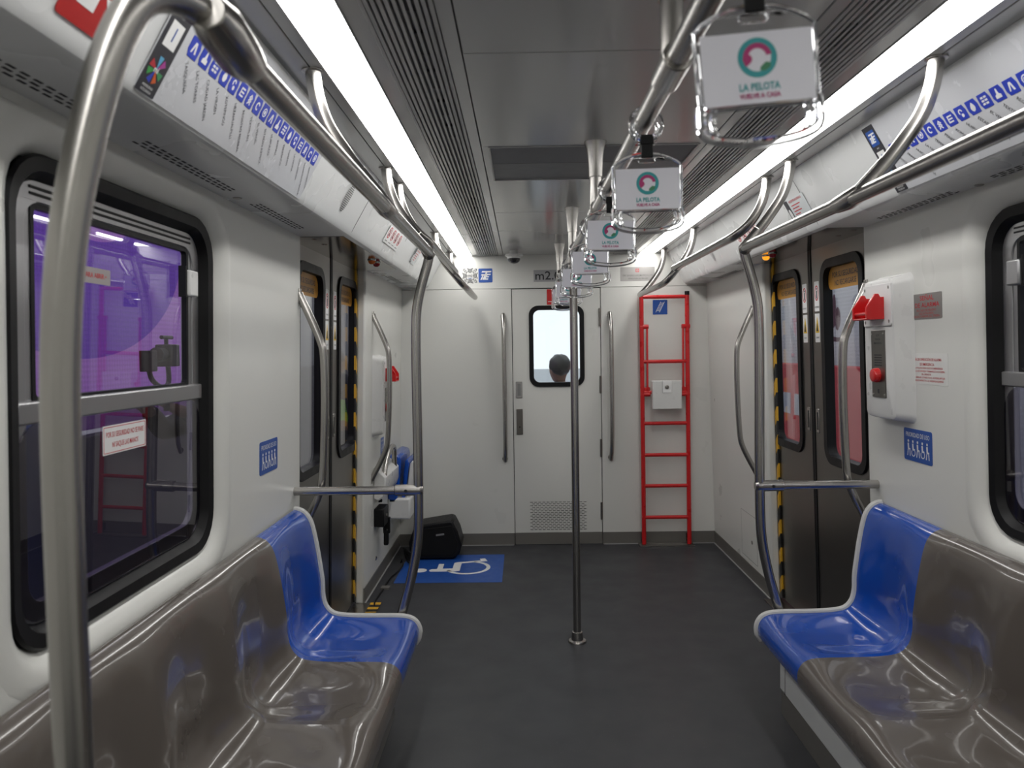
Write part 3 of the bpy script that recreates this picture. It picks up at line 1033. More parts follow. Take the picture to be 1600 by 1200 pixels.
# ================================================================ SIGNS ON SIDE WALLS
def pictograms(f, u, v, n, sc=1.0, count=5, gap=.028):
    mb = MB()
    for k in range(count):
        a = u + (k - (count - 1) / 2) * gap
        mb.prism(f, circ(a, v + .023 * sc, .0042 * sc, 10), n, n + .0004)
        mb.prism(f, [(a - .005 * sc, v + .016 * sc), (a + .003 * sc, v + .017 * sc), (a + .004 * sc, v + .002 * sc), (a + .011 * sc, v + .001 * sc), (a + .011 * sc, v - .003 * sc), (a - .003 * sc, v - .004 * sc)], n, n + .0004)
        if k % 2 == 0:
            mb.prism(f, [(a + .006 * sc, v - .003 * sc), (a + .010 * sc, v - .003 * sc), (a + .012 * sc, v - .022 * sc), (a + .008 * sc, v - .022 * sc)], n, n + .0004)
            mb.prism(f, [(a - .004 * sc, v - .004 * sc), (a + .0 * sc, v - .004 * sc), (a - .004 * sc, v - .022 * sc), (a - .008 * sc, v - .022 * sc)], n, n + .0004)
        else:
            mb.prism(f, arc_band(a + .002 * sc, v - .010 * sc, .009 * sc, .012 * sc, 150, 400, 10), n, n + .0004)
    return mb


for s, yc, zc, W, Hh, lb in ((-1, 2.627, 1.065, .185, .112, 'blue priority use sign with white figures on the left wall'), (1, 2.625, 1.07, .185, .112, 'blue priority use sign with white figures below the alarm box on the right')):
    w = WALL[s]
    f = w.at(yc, zc)
    t = thing('priority_sign', lb, 'sign', tuple(f.o), 'blue priority use signs')
    MB().prism(f, rrect(-W / 2, W / 2, -Hh / 2, Hh / 2, .008, 4), 0, .0015).build('plate', M_SIGNB, t)
    MB().text(f, 0, .034, .022, 'PRIORIDAD DE USO', .0018, .008, width=.155).build('lettering', M_WHITE, t, flat=True)
    pictograms(f, 0, -.015, .0014, 1.15, 5, .031).build('figures', M_WHITE, t)

# alarm box builder (used on the right wall near and left wall far)
def alarm_box(s, yc, z0, z1, label):
    w = WALL[s]
    t = thing('alarm_box', label, 'alarm box', tuple(w.f.p(w.y(yc), (z0 + z1) / 2)), 'white emergency alarm boxes')
    f = w.at(yc, 0)
    hw = .116
    MB().loft(f, [(rrect(-hw - .022, hw + .022, z0 - .012, z1 + .014, .03), -.002), (rrect(-hw - .012, hw + .012, z0 - .006, z1 + .008, .03), .012), (rrect(-hw, hw, z0, z1, .028), .05), (rrect(-hw + .004, hw - .004, z0 + .004, z1 - .004, .026), .058), (rrect(-hw + .012, hw - .012, z0 + .012, z1 - .012, .02), .061)], False, True).build('housing', M_PLASTW, t)
    n = .061
    pt = MB().prism(f, rrect(-.105, .105, z1 - .165, z1 - .018, .006, 3), n - .001, n + .004).build('handle_plate', M_WHITE, t, bevel=0.001)
    scr = MB()
    for u in (-.09, .09):
        for v in (z1 - .150, z1 - .033):
            scr.prism(f, circ(u, v, .004, 8, .006), n + .0035, n + .005)
    scr.build('screws', M_SKIRT, pt)
    zc = z1 - .10
    hd = MB()
    for u in (-.055, .052):
        # side cheek, profile in (n, v)
        fs = Fr(f.p(u, zc, n), f.N, f.V, -f.U)
        hd.prism(fs, [(.003, -.042), (.055, -.042), (.066, -.036), (.066, .002), (.035, .048), (.022, .048), (.016, .036), (.003, .036)], -.005, .005)
    hd.box(f, -.058, .056, zc - .042, zc - .036, n + .003, n + .066)
    hd.box(f, -.055, .052, zc - .036, zc + .030, n + .003, n + .010)
    hd.tube([f.p(-.055, zc - .02, n + .055), f.p(.052, zc - .02, n + .055)], .007, 10)
    hd.build('pull_handle', M_RED, t, bevel=0.002)
    sp = MB().prism(f, rrect(-.052, .052, z0 + .075, z1 - .18, .003, 3), n - .001, n + .003).build('steel_panel', M_STEELD, t, bevel=0.001)
    tx = MB()
    top = z1 - .18
    for q, word in enumerate(('ALTO', 'PARADA', 'EMERGENCIA')):
        tx.text(f, 0, top - .018 - q * .014, .010, word, n + .0034, .01)
    for q in range(5):
        tx.box(f, -.028, .028, top - .09 - q * .009, top - .086 - q * .009, n + .0028, n + .0034)
    tx.box(f, -.008, .004, z0 + .09, z0 + .105, n + .0028, n + .0034)
    tx.build('panel_text', M_INK, sp)
    zk = z0 + .155
    MB().lathe(f.at(-.004, zk, n + .002), [(.026, 0), (.026, .012), (.023, .02), (.020, .022), (.006, .022)], 24).build('red_knob', M_RED, t, bevel=0.001)
    scr = MB()
    for u in (-.042, .042):
        for v in (z0 + .085, top - .012):
            scr.prism(f, circ(u, v, .0045, 10), n + .0025, n + .0042)
    scr.build('corner_screws', M_STEEL, sp)
    return t


alarm_box(1, 2.765, 1.155, 1.65, 'white alarm box with red pull handle and red knob on the right wall')
alarm_box(-1, 4.585, .93, 1.385, 'white alarm box seen edge-on past the left sliding doors')

f = WR.at(2.565, 1.542)
t = thing('alarm_plate', 'small steel plate with red alarm lettering beside the right alarm box', 'sign', tuple(f.o))
MB().prism(f, rrect(-.108, .108, -.042, .042, .004, 3), 0, .0015).build('plate', mat('satin_plate', (.30, .29, .28), .5, .6, var=.02), t)
tx = MB().text(f, .018, .026, .022, 'SEÑAL', .0019, .01, width=.085)
tx.text(f, .018, .003, .022, 'DE ALARMA', .0019, .01, width=.15)
for q, word in enumerate(('EN CASO DE PELIGRO', 'JALE LA PALANCA', 'PARA PARAR EL TREN')):
    tx.text(f, .014, -.014 - q * .010, .010, word, .0019, 0, width=(.12, .09, .16)[q])
tx.box(f, -.094, -.088, -.015, .034, .001, .0019)
tx.prism(f, [(-.097, -.015), (-.085, -.015), (-.091, -.032)], .001, .0019)
tx.build('lettering', M_REDP, t)

f = WR.at(2.555, 1.335)
t = thing('instruction_sticker', 'pale sticker with red alarm instructions below the steel alarm plate', 'sticker', tuple(f.o))
MB().prism(f, rrect(-.125, .125, -.052, .052, .003, 3), 0, .0008).build('sheet', mat('pale_sticker', (.70, .70, .68), .35), t)
tx = MB().text(f, 0, .030, .013, 'GUÍA DE OPERACIÓN DE ALARMA', .0012, .008, width=.18)
tx.text(f, 0, .014, .013, 'DE EMERGENCIA', .0012, .008, width=.09)
for q, word in enumerate(('1. JALE LA PALANCA EN CASO DE EMERGENCIA', '2. PRESIONE EL BOTÓN ROJO Y PERMANEZCA A LA ESPERA', 'DEL OPERADOR', '3. PARA HABLAR CONECTE EL INTERRUPTOR', 'Y EL MAQUINISTA LE RESPONDERÁ')):
    tx.text(f, -.005, .002 - q * .0105, .0085, word, .0012, .01, width=(.2, .225, .06, .225, .21)[q])
tx.build('lettering', M_REDP, t, flat=True)

# stickers on the left window
y0, y1, z0, z1 = WIN[-1]
f = WL.at(1.742, 1.232, -.037)
t = thing('window_sticker', 'white sticker with red safety text on the lower window pane', 'sticker', tuple(f.o))
MB().prism(f, rrect(-.095, .095, -.032, .032, .002, 2), 0, .0006).build('sheet', M_WHITE, t)
MB().prism(f, [rrect(-.092, .092, -.029, .029, .002, 2), rrect(-.0905, .0905, -.0275, .0275, .002, 2)], .0005, .0009).build('border', M_REDP, t)
MB().text(f, 0, .011, .017, 'POR SU SEGURIDAD NO SE PARE', .0010, .008, width=.165).text(f, 0, -.012, .017, 'NI SAQUE LAS MANOS', .0010, .008, width=.115).build('lettering', M_REDP, t, flat=True)
f = WL.at(1.625, 1.590, -.0515)
t = thing('window_sticker', 'grey strip with faded red text on the upper window pane', 'sticker', tuple(f.o))
MB().prism(f, rrect(-.12, .085, -.017, .017, .004, 3), 0, .0006).build('sheet', mat('grey_sticker', (.30, .27, .27), .4), t)
MB().text(f, -.015, 0, .015, '• PRESIONE PARA ABRIR •', .0010, .01, width=.165).build('lettering', M_REDP, t, flat=True)

# ================================================================ SIGNS ON THE COVES
STATIONS = ['TASQUEÑA', 'LAS TORRES', 'CIUDAD JARDÍN', 'LA VIRGEN', 'XOTEPINGO', 'NEZAHUALPILLI', 'REGISTRO FEDERAL', 'TEXTITLÁN', 'EL VERGEL', 'ESTADIO AZTECA', 'HUIPULCO', 'XOMALI', 'PERIFÉRICO', 'TEPEPAN', 'LA NORIA', 'HUICHAPAN', 'FRANCISCO GOITIA', 'XOCHIMILCO']


def glyph(f, k, n):
    mb = MB()
    a = k % 9
    if a == 0:
        mb.prism(f, arc_band(0, .0, .006, .010, 20, 300, 12), n, n + .0004)
    elif a == 1:
        mb.prism(f, [(-.010, -.010), (-.006, -.010), (0, .006), (.004, -.010), (.010, -.010), (.003, .011), (-.004, .011)], n, n + .0004)
    elif a == 2:
        for q in range(3):
            for r in range(2):
                mb.box(f, -.011 + r * .012, -.002 + r * .012, -.010 + q * .008, -.005 + q * .008, n, n + .0004)
    elif a == 3:
        mb.prism(f, arc_band(-.001, .003, .004, .008, 0, 230, 10), n, n + .0004)
        mb.prism(f, circ(.003, -.007, .005, 10), n, n + .0004)
    elif a == 4:
        for q in range(3):
            mb.prism(f, [(0, .012 - q * .007), (.009, .003 - q * .007), (.006, .001 - q * .007), (0, .007 - q * .007), (-.006, .001 - q * .007), (-.009, .003 - q * .007)], n, n + .0004)
    elif a == 5:
        mb.prism(f, [circ(0, 0, .011, 12), circ(0, 0, .008, 12)], n, n + .0004)
        mb.prism(f, circ(0, 0, .005, 10), n, n + .0004)
    elif a == 6:
        mb.prism(f, [(-.002, .013), (.002, .013), (.004, .0), (.010, -.003), (.010, -.011), (-.010, -.011), (-.010, -.003), (-.004, .0)], n, n + .0004)
    elif a == 7:
        mb.prism(f, [(0, .012), (.006, .005), (.009, -.002), (.006, -.009), (0, -.012), (-.006, -.009), (-.009, -.002), (-.006, .005)], n, n + .0004)
    else:
        for q in range(3):
            mb.box(f, -.010, .010, -.010 + q * .008, -.006 + q * .008, n, n + .0004)
        mb.box(f, -.010, -.006, -.006, .010, n, n + .0004)
    return mb


def te_logo(f, u, v, sc, n):
    mb = MB()
    for pts in ([(-.30, .32), (.36, .32), (.34, .22), (-.32, .22)], [(-.02, .22), (.09, .22), (-.06, -.30), (-.17, -.30)] , [(-.30, .10), (.02, .10), (.0, .0), (-.32, .0)], [(-.12, .10), (-.20, -.30), (-.31, -.30), (-.22, .0)],
                [(.08, .12), (.36, .12), (.34, .03), (.14, .03), (.06, -.21), (.26, -.21), (.24, -.30), (-.06, -.30)], [(.14, -.05), (.28, -.05), (.26, -.13), (.12, -.13)]):
        mb.prism(f, [(u + (a + .22 * b) * sc, v + b * sc) for a, b in pts], n, n + .0005)
    return mb


def line_map(s, ya, label, names):
    """ya: Y of the end where the reading starts"""
    cf = COVEF[s]
    f = cf.at(-s * ya, 0, 0)
    t = thing('line_map', label, 'line map', tuple(f.p(.48, .11)), 'line maps above the windows')
    L = .985
    MB().prism(f, rrect(0, L, .006, .232, .012, 4), 0, .0012).build('sheet', M_MAP, t)
    hb = MB().prism(f, rrect(.002, .068, .008, .230, .002, 2), .001, .0018).build('header_block', M_CHAR, t)
    MB().prism(f, rrect(.012, .058, .165, .215, .003, 3), .0017, .0023).build('transport_badge', M_SIGNB, hb)
    te_logo(f, .035, .19, .05, .0022).build('badge_letters', M_WHITE, hb)
    MB().prism(f, [(.014, .098), (.056, .098), (.056, .146), (.014, .146)], .0017, .0023).build('line_number_tile', M_WHITE, hb)
    MB().text(f, .035, .122, .038, '1', .0026, .0).build('line_number', M_SIGNB, hb, flat=True)
    cols = [((.10, .35, .55), 90), ((.35, .04, .25), 45), ((.45, .03, .04), 160), ((.04, .28, .06), 200), ((.03, .05, .40), 250), ((.55, .10, .02), 295), ((.05, .25, .10), 340)]
    for (c, a) in cols:
        q = math.radians(a)
        cx, cy = .035 + .012 * math.cos(q), .055 + .012 * math.sin(q)
        px, py = -math.sin(q) * .007, math.cos(q) * .007
        ex, ey = .035 + .025 * math.cos(q), .055 + .025 * math.sin(q)
        MB().prism(f, [(.035, .055), (ex - px, ey - py), (ex + px, ey + py)], .0017, .0022).build('emblem_ray', mat('emblem_%d' % a, c, .4), hb)
    MB().text(f, .035, .055, .016, 'mi', .0026, .02).build('emblem_letters', M_WHITE, hb, flat=True)
    MB().text(f, .035, .022, .007, 'MOVILIDAD', .0022, 0, width=.036).text(f, .035, .014, .007, 'INTEGRADA', .0022, 0, width=.036).text(f, .035, .156, .006, 'LÍNEA', .0022, 0, width=.014).build('small_text', M_WHITE, hb, flat=True)
    for k, nm in enumerate(names):
        u = .112 + k * .0485
        g = f.at(u, .131, .0012)
        ic = MB().prism(g, [(-.0205, .019), (.0135, .019), (.0205, .004), (.0205, -.019), (-.0135, -.019), (-.0205, -.007)], 0, .0008).build('station_icon', M_MAPB, t)
        glyph(g, k * 5 + 1 if s < 0 else k * 4 + 2, .0007).build('pictogram', M_WHITE, ic)
        tf = f.at(u - .004, .104, 0).rot(-52)
        vs, fs = text_geo(nm, .0)
        wdt = max(q[0] for q in vs) - min(q[0] for q in vs)
        MB().text(tf, wdt * .0125 / 2 + .002, 0, .0125, nm, .0018).build('station_name', M_INK, ic, flat=True)
    return t


line_map(-1, 1.335, 'line map with blue station icons on the left cove', STATIONS)
line_map(1, 2.395, 'line map with blue station icons on the right cove', STATIONS[::-1])


def four_picto(s, ya, label):
    f = COVEF[s].at(-s * ya, .062, 0)
    t = thing('prohibition_sign', label, 'sign', tuple(f.p(.19, .03)), 'signs with four prohibitions')
    MB().prism(f, rrect(0, .37, 0, .085, .004, 3), 0, .0012).build('plate', M_WHITE, t)
    mb, ik = MB(), MB()
    for k in range(4):
        u = .05 + k * .09
        mb.prism(f, [circ(u, .052, .030, 20, .028), circ(u, .052, .025, 20, .023)], .0011, .0018)
        mb.prism(f, [(u - .020, .069), (u - .016, .072), (u + .020, .035), (u + .016, .032)], .0011, .0019)
        ik.prism(f, circ(u, .058, .008, 10), .0011, .0016)
        ik.prism(f, [(u - .01, .036), (u + .01, .036), (u + .006, .052), (u - .006, .052)], .0011, .0016)
        ik.box(f, u - .026, u + .026, .010, .013, .0011, .0016)
    mb.build('red_rings', M_REDP, t)
    ik.build('figures', M_INK, t)


four_picto(-1, 3.56, 'white sign with four red prohibition rings on the left cove')
four_picto(1, 3.99, 'white sign with four red prohibition rings on the right cove')


def notice(s, ya, label, L=.21):
    f = COVEF[s].at(-s * ya, .07, 0)
    t = thing('notice_sticker', label, 'sticker', tuple(f.p(L / 2, .03)), 'small notice stickers on the coves')
    MB().prism(f, rrect(0, L, -.01, .085, .002, 2), 0, .001).build('sheet', mat('notice_paper', (.60, .64, .65), .35), t)
    ph = MB().prism(f, rrect(.002, .04, -.008, .083, .002, 2), .0009, .0016).build('dark_panel', M_CHAR, t)
    MB().prism(f, circ(.021, .022, .012, 14, .024), .0015, .002).build('white_oval', M_WHITE, ph)
    tx = MB().text(f, .12, .072, .014, 'RESPIRADERO', .0014, .01, width=.13)
    for q in range(4):
        tx.box(f, .06, .06 + (.09, .07, .08, .05)[q], .052 - q * .013, .056 - q * .013, .0009, .0014)
    tx.build('red_text', M_REDP, t)


notice(1, 3.215, 'small notice sticker on the right cove behind the handrail bracket')
notice(-1, 4.40, 'small notice sticker on the left cove beside the handrail bend', .17)

f = COVEF[-1].at(2.755, .0, 0)
t = MB()
for k in range(15):
    v = .055 + k * .0072
    hw = .034 * math.sqrt(max(0.02, 1 - ((k - 7) / 7.6) ** 2))
    t.box(f, -hw, hw, v, v + .0032, 0, .0008)
o = t.build('speaker_grille', mat('grille_slots', (.14, .14, .14), .6), None, loc=tuple(f.p(0, .10)))
tag(o, 'oval of fine speaker slots in the left cove', 'speaker grille')
f = COVEF[1].at(-4.53, .0, 0)
t = MB()
for k in range(15):
    v = .055 + k * .0072
    hw = .034 * math.sqrt(max(0.02, 1 - ((k - 7) / 7.6) ** 2))
    t.box(f, -hw, hw, v, v + .0025, 0, .0008)
o = t.build('speaker_grille', mat('grille_slots_pale', (.36, .36, .36), .6), None, loc=tuple(f.p(0, .10)))
tag(o, 'oval of fine speaker slots in the right cove near the end wall', 'speaker grille')

# red exit sign at the near left
f = COVEF[-1].at(1.09, .035, 0)
t = thing('exit_sign', 'red square sign with white door and down arrow on the left cove', 'sign', tuple(f.p(.08, .06)))
MB().prism(f, rrect(0, .16, 0, .16, .008, 3), 0, .0012).build('plate', mat('exit_red', (.42, .012, .012), .4), t)
sg = MB().prism(f, [(.03, .03), (.072, .03), (.072, .125), (.03, .125)], .0011, .0018)
sg.prism(f, [(.10, .125), (.122, .125), (.122, .062), (.137, .062), (.111, .03), (.085, .062), (.10, .062)], .0011, .0018)
sg.build('symbols', M_WHITE, t)

# seams across the coves
for s in (-1, 1):
    side = 'left' if s < 0 else 'right'
    f = COVEF[s]
    mb = MB()
    for y in (3.02,):
        mb.box(f, -s * y - .0012, -s * y + .0012, .012, .243, -.001, .0006)
    o = mb.build('trim_%d' % (5 if s < 0 else 6), mat('seam_grey', (.25, .25, .25), .6))
    struct(o, 'fine seam across the %s cove' % side, 'trim')

# indicator lamps over the doors
for s, ya, yr in ((-1, 3.765, 3.885), (1, 3.87, 3.77)):
    side = 'left' if s < 0 else 'right'
    for yy, m, c in ((ya, M_LAMP_ON if s > 0 else M_LAMP_OFF, 'amber'), (yr, M_LAMP_RED, 'red')):
        xx = s * .975
        fl = Fr((xx, yy, 1.8675), (1, 0, 0), (0, -1, 0))
        lbl = '%s %s dome lamp under the header above the %s doors' % ('lit' if (s > 0 and c == 'amber') else 'unlit', c, side)
        t = thing('indicator_lamp', lbl, 'lamp', tuple(fl.o), 'indicator lamps above the side doors')
        MB().lathe(fl, [(.021, 0), (.021, .004), (.018, .006)], 20).build('bezel', M_STEEL, t)
        MB().lathe(fl, [(.018, .005), (.0175, .011), (.014, .018), (.008, .022), (.002, .023)], 20).build('lens', m, t)

# ================================================================ END WALL THINGS
f = END.at(-.612, 1.95)
t = thing('pattern_sign', 'square sticker with a black maze-like line pattern around small letters', 'sticker', tuple(f.o))
MB().prism(f, rrect(-.05, .05, -.05, .05, .008, 3), 0, .0012).build('sheet', mat('pattern_white', (.58, .58, .56), .5), t)
pm = MB()
lw_ = .0056
for q in range(4):
    g = f.rot(90 * q)
    for j in range(3):
        a = .023 + j * .0105
        # chevrons pointing inwards from each side
        w2 = .010 + j * .004
        pm.prism(g, [(-w2 - .004, a + .0065), (0, a - .004), (w2 + .004, a + .0065), (w2 + .004, a + .0065 + lw_), (0, a - .004 + lw_ + .001), (-w2 - .004, a + .0065 + lw_)], .0011, .0017)
        c = .025 + j * .0098
        pm.prism(g, [(c - .011, c), (c, c), (c, c - .011), (c + lw_ * .8, c - .011), (c + lw_ * .8, c + lw_ * .8), (c - .011, c + lw_ * .8)], .0011, .0018)
pm.build('line_pattern', M_INK, t)
MB().text(f, 0, .0, .034, 'mi', .0022, .01).build('letters', M_CHAR, t, flat=True)
MB().box(f, -.016, .016, -.020, -.017, .0011, .0018).build('underline', M_SIGNB, t)

f = END.at(-.502, 1.95)
t = thing('transport_sign', 'blue square sign with white slanted transport letters on the end wall', 'sign', tuple(f.o))
MB().prism(f, rrect(-.05, .05, -.05, .05, .007, 3), 0, .0012).build('plate', M_SIGNB, t)
te_logo(f, 0, 0, .1, .0011).build('letters', M_WHITE, t)

f = END.at(-.03, 1.94)
t = thing('car_number_plate', 'grey plate with the black car number above the end door', 'sign', tuple(f.o))
MB().prism(f, rrect(-.128, .165, -.041, .043, .002, 2), 0, .0012).build('plate', mat('plate_grey', (.36, .36, .37), .45), t)
MB().text(f, -.028, .0, .085, 'm2.0', .0018, .008, width=.178).build('lettering', M_INK, t, flat=True)

f = END.at(.583, 1.945)
t = thing('maker_plate', 'silver nameplate with fine red and grey print above the ladder', 'sign', tuple(f.o))
MB().prism(f, rrect(-.122, .122, -.05, .048, .002, 2), 0, .0014).build('plate', M_SILVER, t)
mb = MB()
mb.prism(f, [rrect(-.013, .011, .012, .036, .002, 2), rrect(-.009, .007, .016, .032, .002, 2)], .0013, .0019)
mb.box(f, -.004, .002, .021, .027, .0013, .0019)
mb.build('emblem', M_REDP, t)
MB().text(f, 0, -.012, .0165, 'CRRC ZHUZHOU LOCOMOTIVE CO., LTD', .0018, .004, width=.215).text(f, .005, -.034, .013, 'HECHO EN CHINA  2024  TREN LIGERO', .0018, .004, width=.14).build('lettering', mat('engraved_grey', (.08, .08, .08), .5), t, flat=True)

f = END.at(-.045, 1.79)
t = thing('fire_notice', 'small red upright sticker above the end door window', 'sticker', tuple(f.o))
MB().prism(f, rrect(-.02, .03, -.055, .055, .003, 2), -.004, -.0025).build('sheet', M_RED, t)
MB().box(f, -.012, .018, -.035, -.031, -.003, -.002).build('print', M_WHITE, t)

f = END.at(.742, 1.705)
t = thing('ladder_sign', 'blue square sign with a white ladder symbol behind the red ladder', 'sign', tuple(f.o))
MB().prism(f, rrect(-.052, .052, -.052, .052, .003, 2), 0, .0014).build('plate', M_SIGNB, t)
mb = MB()
for q in (-1, 1):
    a = q * .013
    mb.prism(f, [(a - .020, -.036), (a - .016, -.036), (a + .020, .038), (a + .016, .038)], .0013, .002)
for k in range(6):
    v = -.026 + k * .0105
    c = v * .49
    mb.box(f, c - .014, c + .014, v, v + .004, .0013, .002)
mb.build('symbol', M_WHITE, t)

# ladder
t = thing('ladder', 'red emergency ladder standing against the end wall', 'ladder', (.765, YE - .05, 0))
LX0, LX1, LN = .604, .928, .055
for x in (LX0, LX1):
    r = MB().tube([END.p(x - .004 if x < .7 else x - .006, 1.79, LN), END.p(x + .004, .010, LN)], .0158, 14).build('rail', M_RED, t)
    MB().tube([END.p(x - .005, 1.785, LN), END.p(x - .005, 1.812, LN)], .0170, 14).build('end_cap', M_BLACK, r)
for z in (1.775, 1.318, 1.10, .878, .652, .43, .203):
    MB().tube([END.p(LX0 - .012, z, LN), END.p(LX1 - .002, z, LN)], .0135, 12).build('rung', M_RED, t)
for x, q in ((LX0, 1), (LX1, -1)):
    xi = x + q * .035
    MB().box(END, xi - .0065, xi + .0065, 1.10, 1.565, LN - .012, LN + .012).build('folding_arm', M_RED, t, bevel=0.003)
    MB().tube([END.p(x - q * .014, 1.565, LN), END.p(x + q * .045, 1.565, LN)], .0165, 12).build('hinge_knob', M_RED, t, bevel=0.002)
    MB().tube([END.p(x - q * .012, 1.085, LN), END.p(x + q * .055, 1.085, LN)], .0155, 12).build('hinge_knob', M_RED, t, bevel=0.002)
    MB().box(END, x + q * .03 - .022, x + q * .03 + .022, 1.11, 1.135, .004, LN + .008).build('wall_bracket', M_RED, t, bevel=0.002)
    # feet spacer to wall
    MB().box(END, x - .010, x + .010, .02, .075, .004, LN - .008).build('foot_bracket', M_BLACK, t)
tr = thing('ladder_tray', 'shallow steel tray on the floor under the red ladder', 'tray', (.765, YE - .06, 0))
MB().box(END, .575, .955, .0, .004, .013, .105).build('tray_floor', M_SKIRT, tr)
MB().prism(Fr((0, 0, 0), (1, 0, 0), (0, 1, 0)), [[(.57, YE - .11), (.96, YE - .11), (.96, YE - .013), (.57, YE - .013)], [(.576, YE - .104), (.954, YE - .104), (.954, YE - .014), (.576, YE - .014)]], 0, .011).build('tray_rim', M_STEEL, tr)

t = thing('lock_box', 'small white lock box hanging between the ladder rails', 'box', (.767, YE - .07, 1.085))
MB().prism(END, rrect(.665, .869, .985, 1.184, .004, 2), .072, .125).build('body', M_PLASTW, t, bevel=0.003)
MB().box(END, .70, .835, .995, 1.075, .001, .073).build('mount', M_PLASTW, t)
lp = MB().prism(END, rrect(.733, .797, 1.100, 1.183, .002, 2), .124, .1275).build('lock_plate', M_WHITE, t, bevel=0.001)
MB().lathe(END.at(.764, 1.139, .127), [(.0145, 0), (.0145, .004), (.011, .006), (.004, .0062)], 18).build('lock', M_SKIRT, lp)
sm = MB()
sm.box(END, .7325, .7335, 1.10, 1.184, .1245, .1278).build('seam', M_DARK, lp)

# ================================================================ LEFT FAR CORNER
w = WL
# far priority sticker
f = w.at(4.79, .825)
t = thing('priority_sign', 'narrow blue sticker below the left alarm box', 'sign', tuple(f.o), 'blue priority use signs')
MB().prism(f, rrect(-.05, .05, -.055, .055, .004, 3), 0, .0012).build('plate', M_SIGNB, t)
MB().text(f, 0, .035, .014, 'PRIORIDAD', .0016, .005, width=.08).build('lettering', M_WHITE, t, flat=True)
pictograms(f, 0, -.012, .0011, .9, 3, .028).build('figures', M_WHITE, t)

# folding seat with arm rest housing
t = thing('folding_seat', 'folded white and blue wall seat with a steel arm loop', 'folding seat', (-1.1, 5.2, .5))
f = w.f
MB().prism(Fr(f.p(w.y(4.505), 0, 0), f.N, f.V, f.U), [(.002, .545), (.035, .535), (.062, .56), (.074, .60), (.074, .672), (.060, .690), (.002, .735)], 0, .49).build('arm_housing', M_PLASTW, t, bevel=0.008)
MB().tube(smooth([w.at(4.56, .67, .055).o, w.at(4.60, .73, .055).o, w.at(4.72, .80, .055).o, w.at(4.84, .818, .055).o, w.at(4.91, .795, .055).o, w.at(4.93, .70, .055).o, w.at(4.93, .66, .055).o], 6), .0165, 14).build('arm_loop', M_STEEL, t)
BK = MB().prism(Fr(f.p(w.y(5.0), 0, 0), f.N, f.V, f.U), [(.002, .42), (.055, .42), (.075, .50), (.080, .62), (.085, .70), (.075, .735), (.03, .745), (.002, .735)], 0, .44).build('blue_backrest', M_BLUE, t, bevel=0.012)
MB().prism(Fr(f.p(w.y(5.03), 0, 0), f.N, f.V, f.U), [(.087, .45), (.108, .44), (.122, .56), (.135, .68), (.125, .715), (.110, .70), (.098, .60)], 0, .40).build('folded_seat_pan', M_BLUE, t, bevel=0.01)
MB().prism(Fr(f.p(w.y(5.04), 0, 0), f.N, f.V, f.U), [(.112, .445), (.140, .45), (.168, .665), (.158, .70), (.140, .68), (.126, .56)], 0, .39).build('seat_underside', M_PLASTW, t, bevel=0.008)
MB().box(f, w.y(5.0), w.y(5.46), .315, .455, 0.0, .15).build('pivot_box', M_PLASTW, t, bevel=0.012)

t = thing('belt_reel', 'black wheelchair belt reel with a hanging buckle, low on the left wall', 'belt reel', tuple(w.at(4.62, .42).o))
MB().box(f, w.y(4.53), w.y(4.69), .37, .482, 0, .062).build('housing', M_BLACK, t, bevel=0.008)
MB().lathe(w.at(4.61, .427, .06), [(.012, 0), (.012, .006), (.006, .008)], 14).build('screw_cap', M_STEELD, t)
MB().box(f, w.y(4.675), w.y(4.70), .30, .40, .03, .072).build('webbing', M_RUBBER, t, bevel=0.003)
MB().prism(w.f, rrect(w.y(4.665), w.y(4.715), .225, .33, .015), .035, .062).build('buckle', M_BLACK, t, bevel=0.006)
MB().lathe(w.at(4.69, .50, 0), [(.012, 0), (.010, .02), (.004, .022)], 12).build('anchor_bolt', M_BLACK, t)

t = thing('wall_button', 'small steel fastener low on the left wall panel', 'fastener', tuple(w.at(4.60, .165).o))
MB().lathe(w.at(4.60, .165), [(.014, 0), (.014, .004), (.008, .007)], 14).build('cap', M_STEEL, t)

# access hatch on the right far wall
t = thing('wall_hatch', 'small flush access hatch low on the right wall past the doors', 'hatch', tuple(WR.at(4.66, .26).o))
MB().prism(WR.f, [rrect(WR.y(4.50), WR.y(4.82), .115, .40, .004, 2), rrect(WR.y(4.503), WR.y(4.817), .118, .397, .004, 2)], -.0005, .0008).build('seam', mat('hatch_seam', (.30, .30, .29), .6), t)
MB().lathe(WR.at(4.60, .235), [(.012, 0), (.012, .003), (.007, .004)], 14).build('lock', M_SKIRT, t)
MB().prism(WR.f, rrect(WR.y(4.5035), WR.y(4.8165), .1185, .3965, .004, 2), -.001, .0006).build('panel', M_WALL, t)

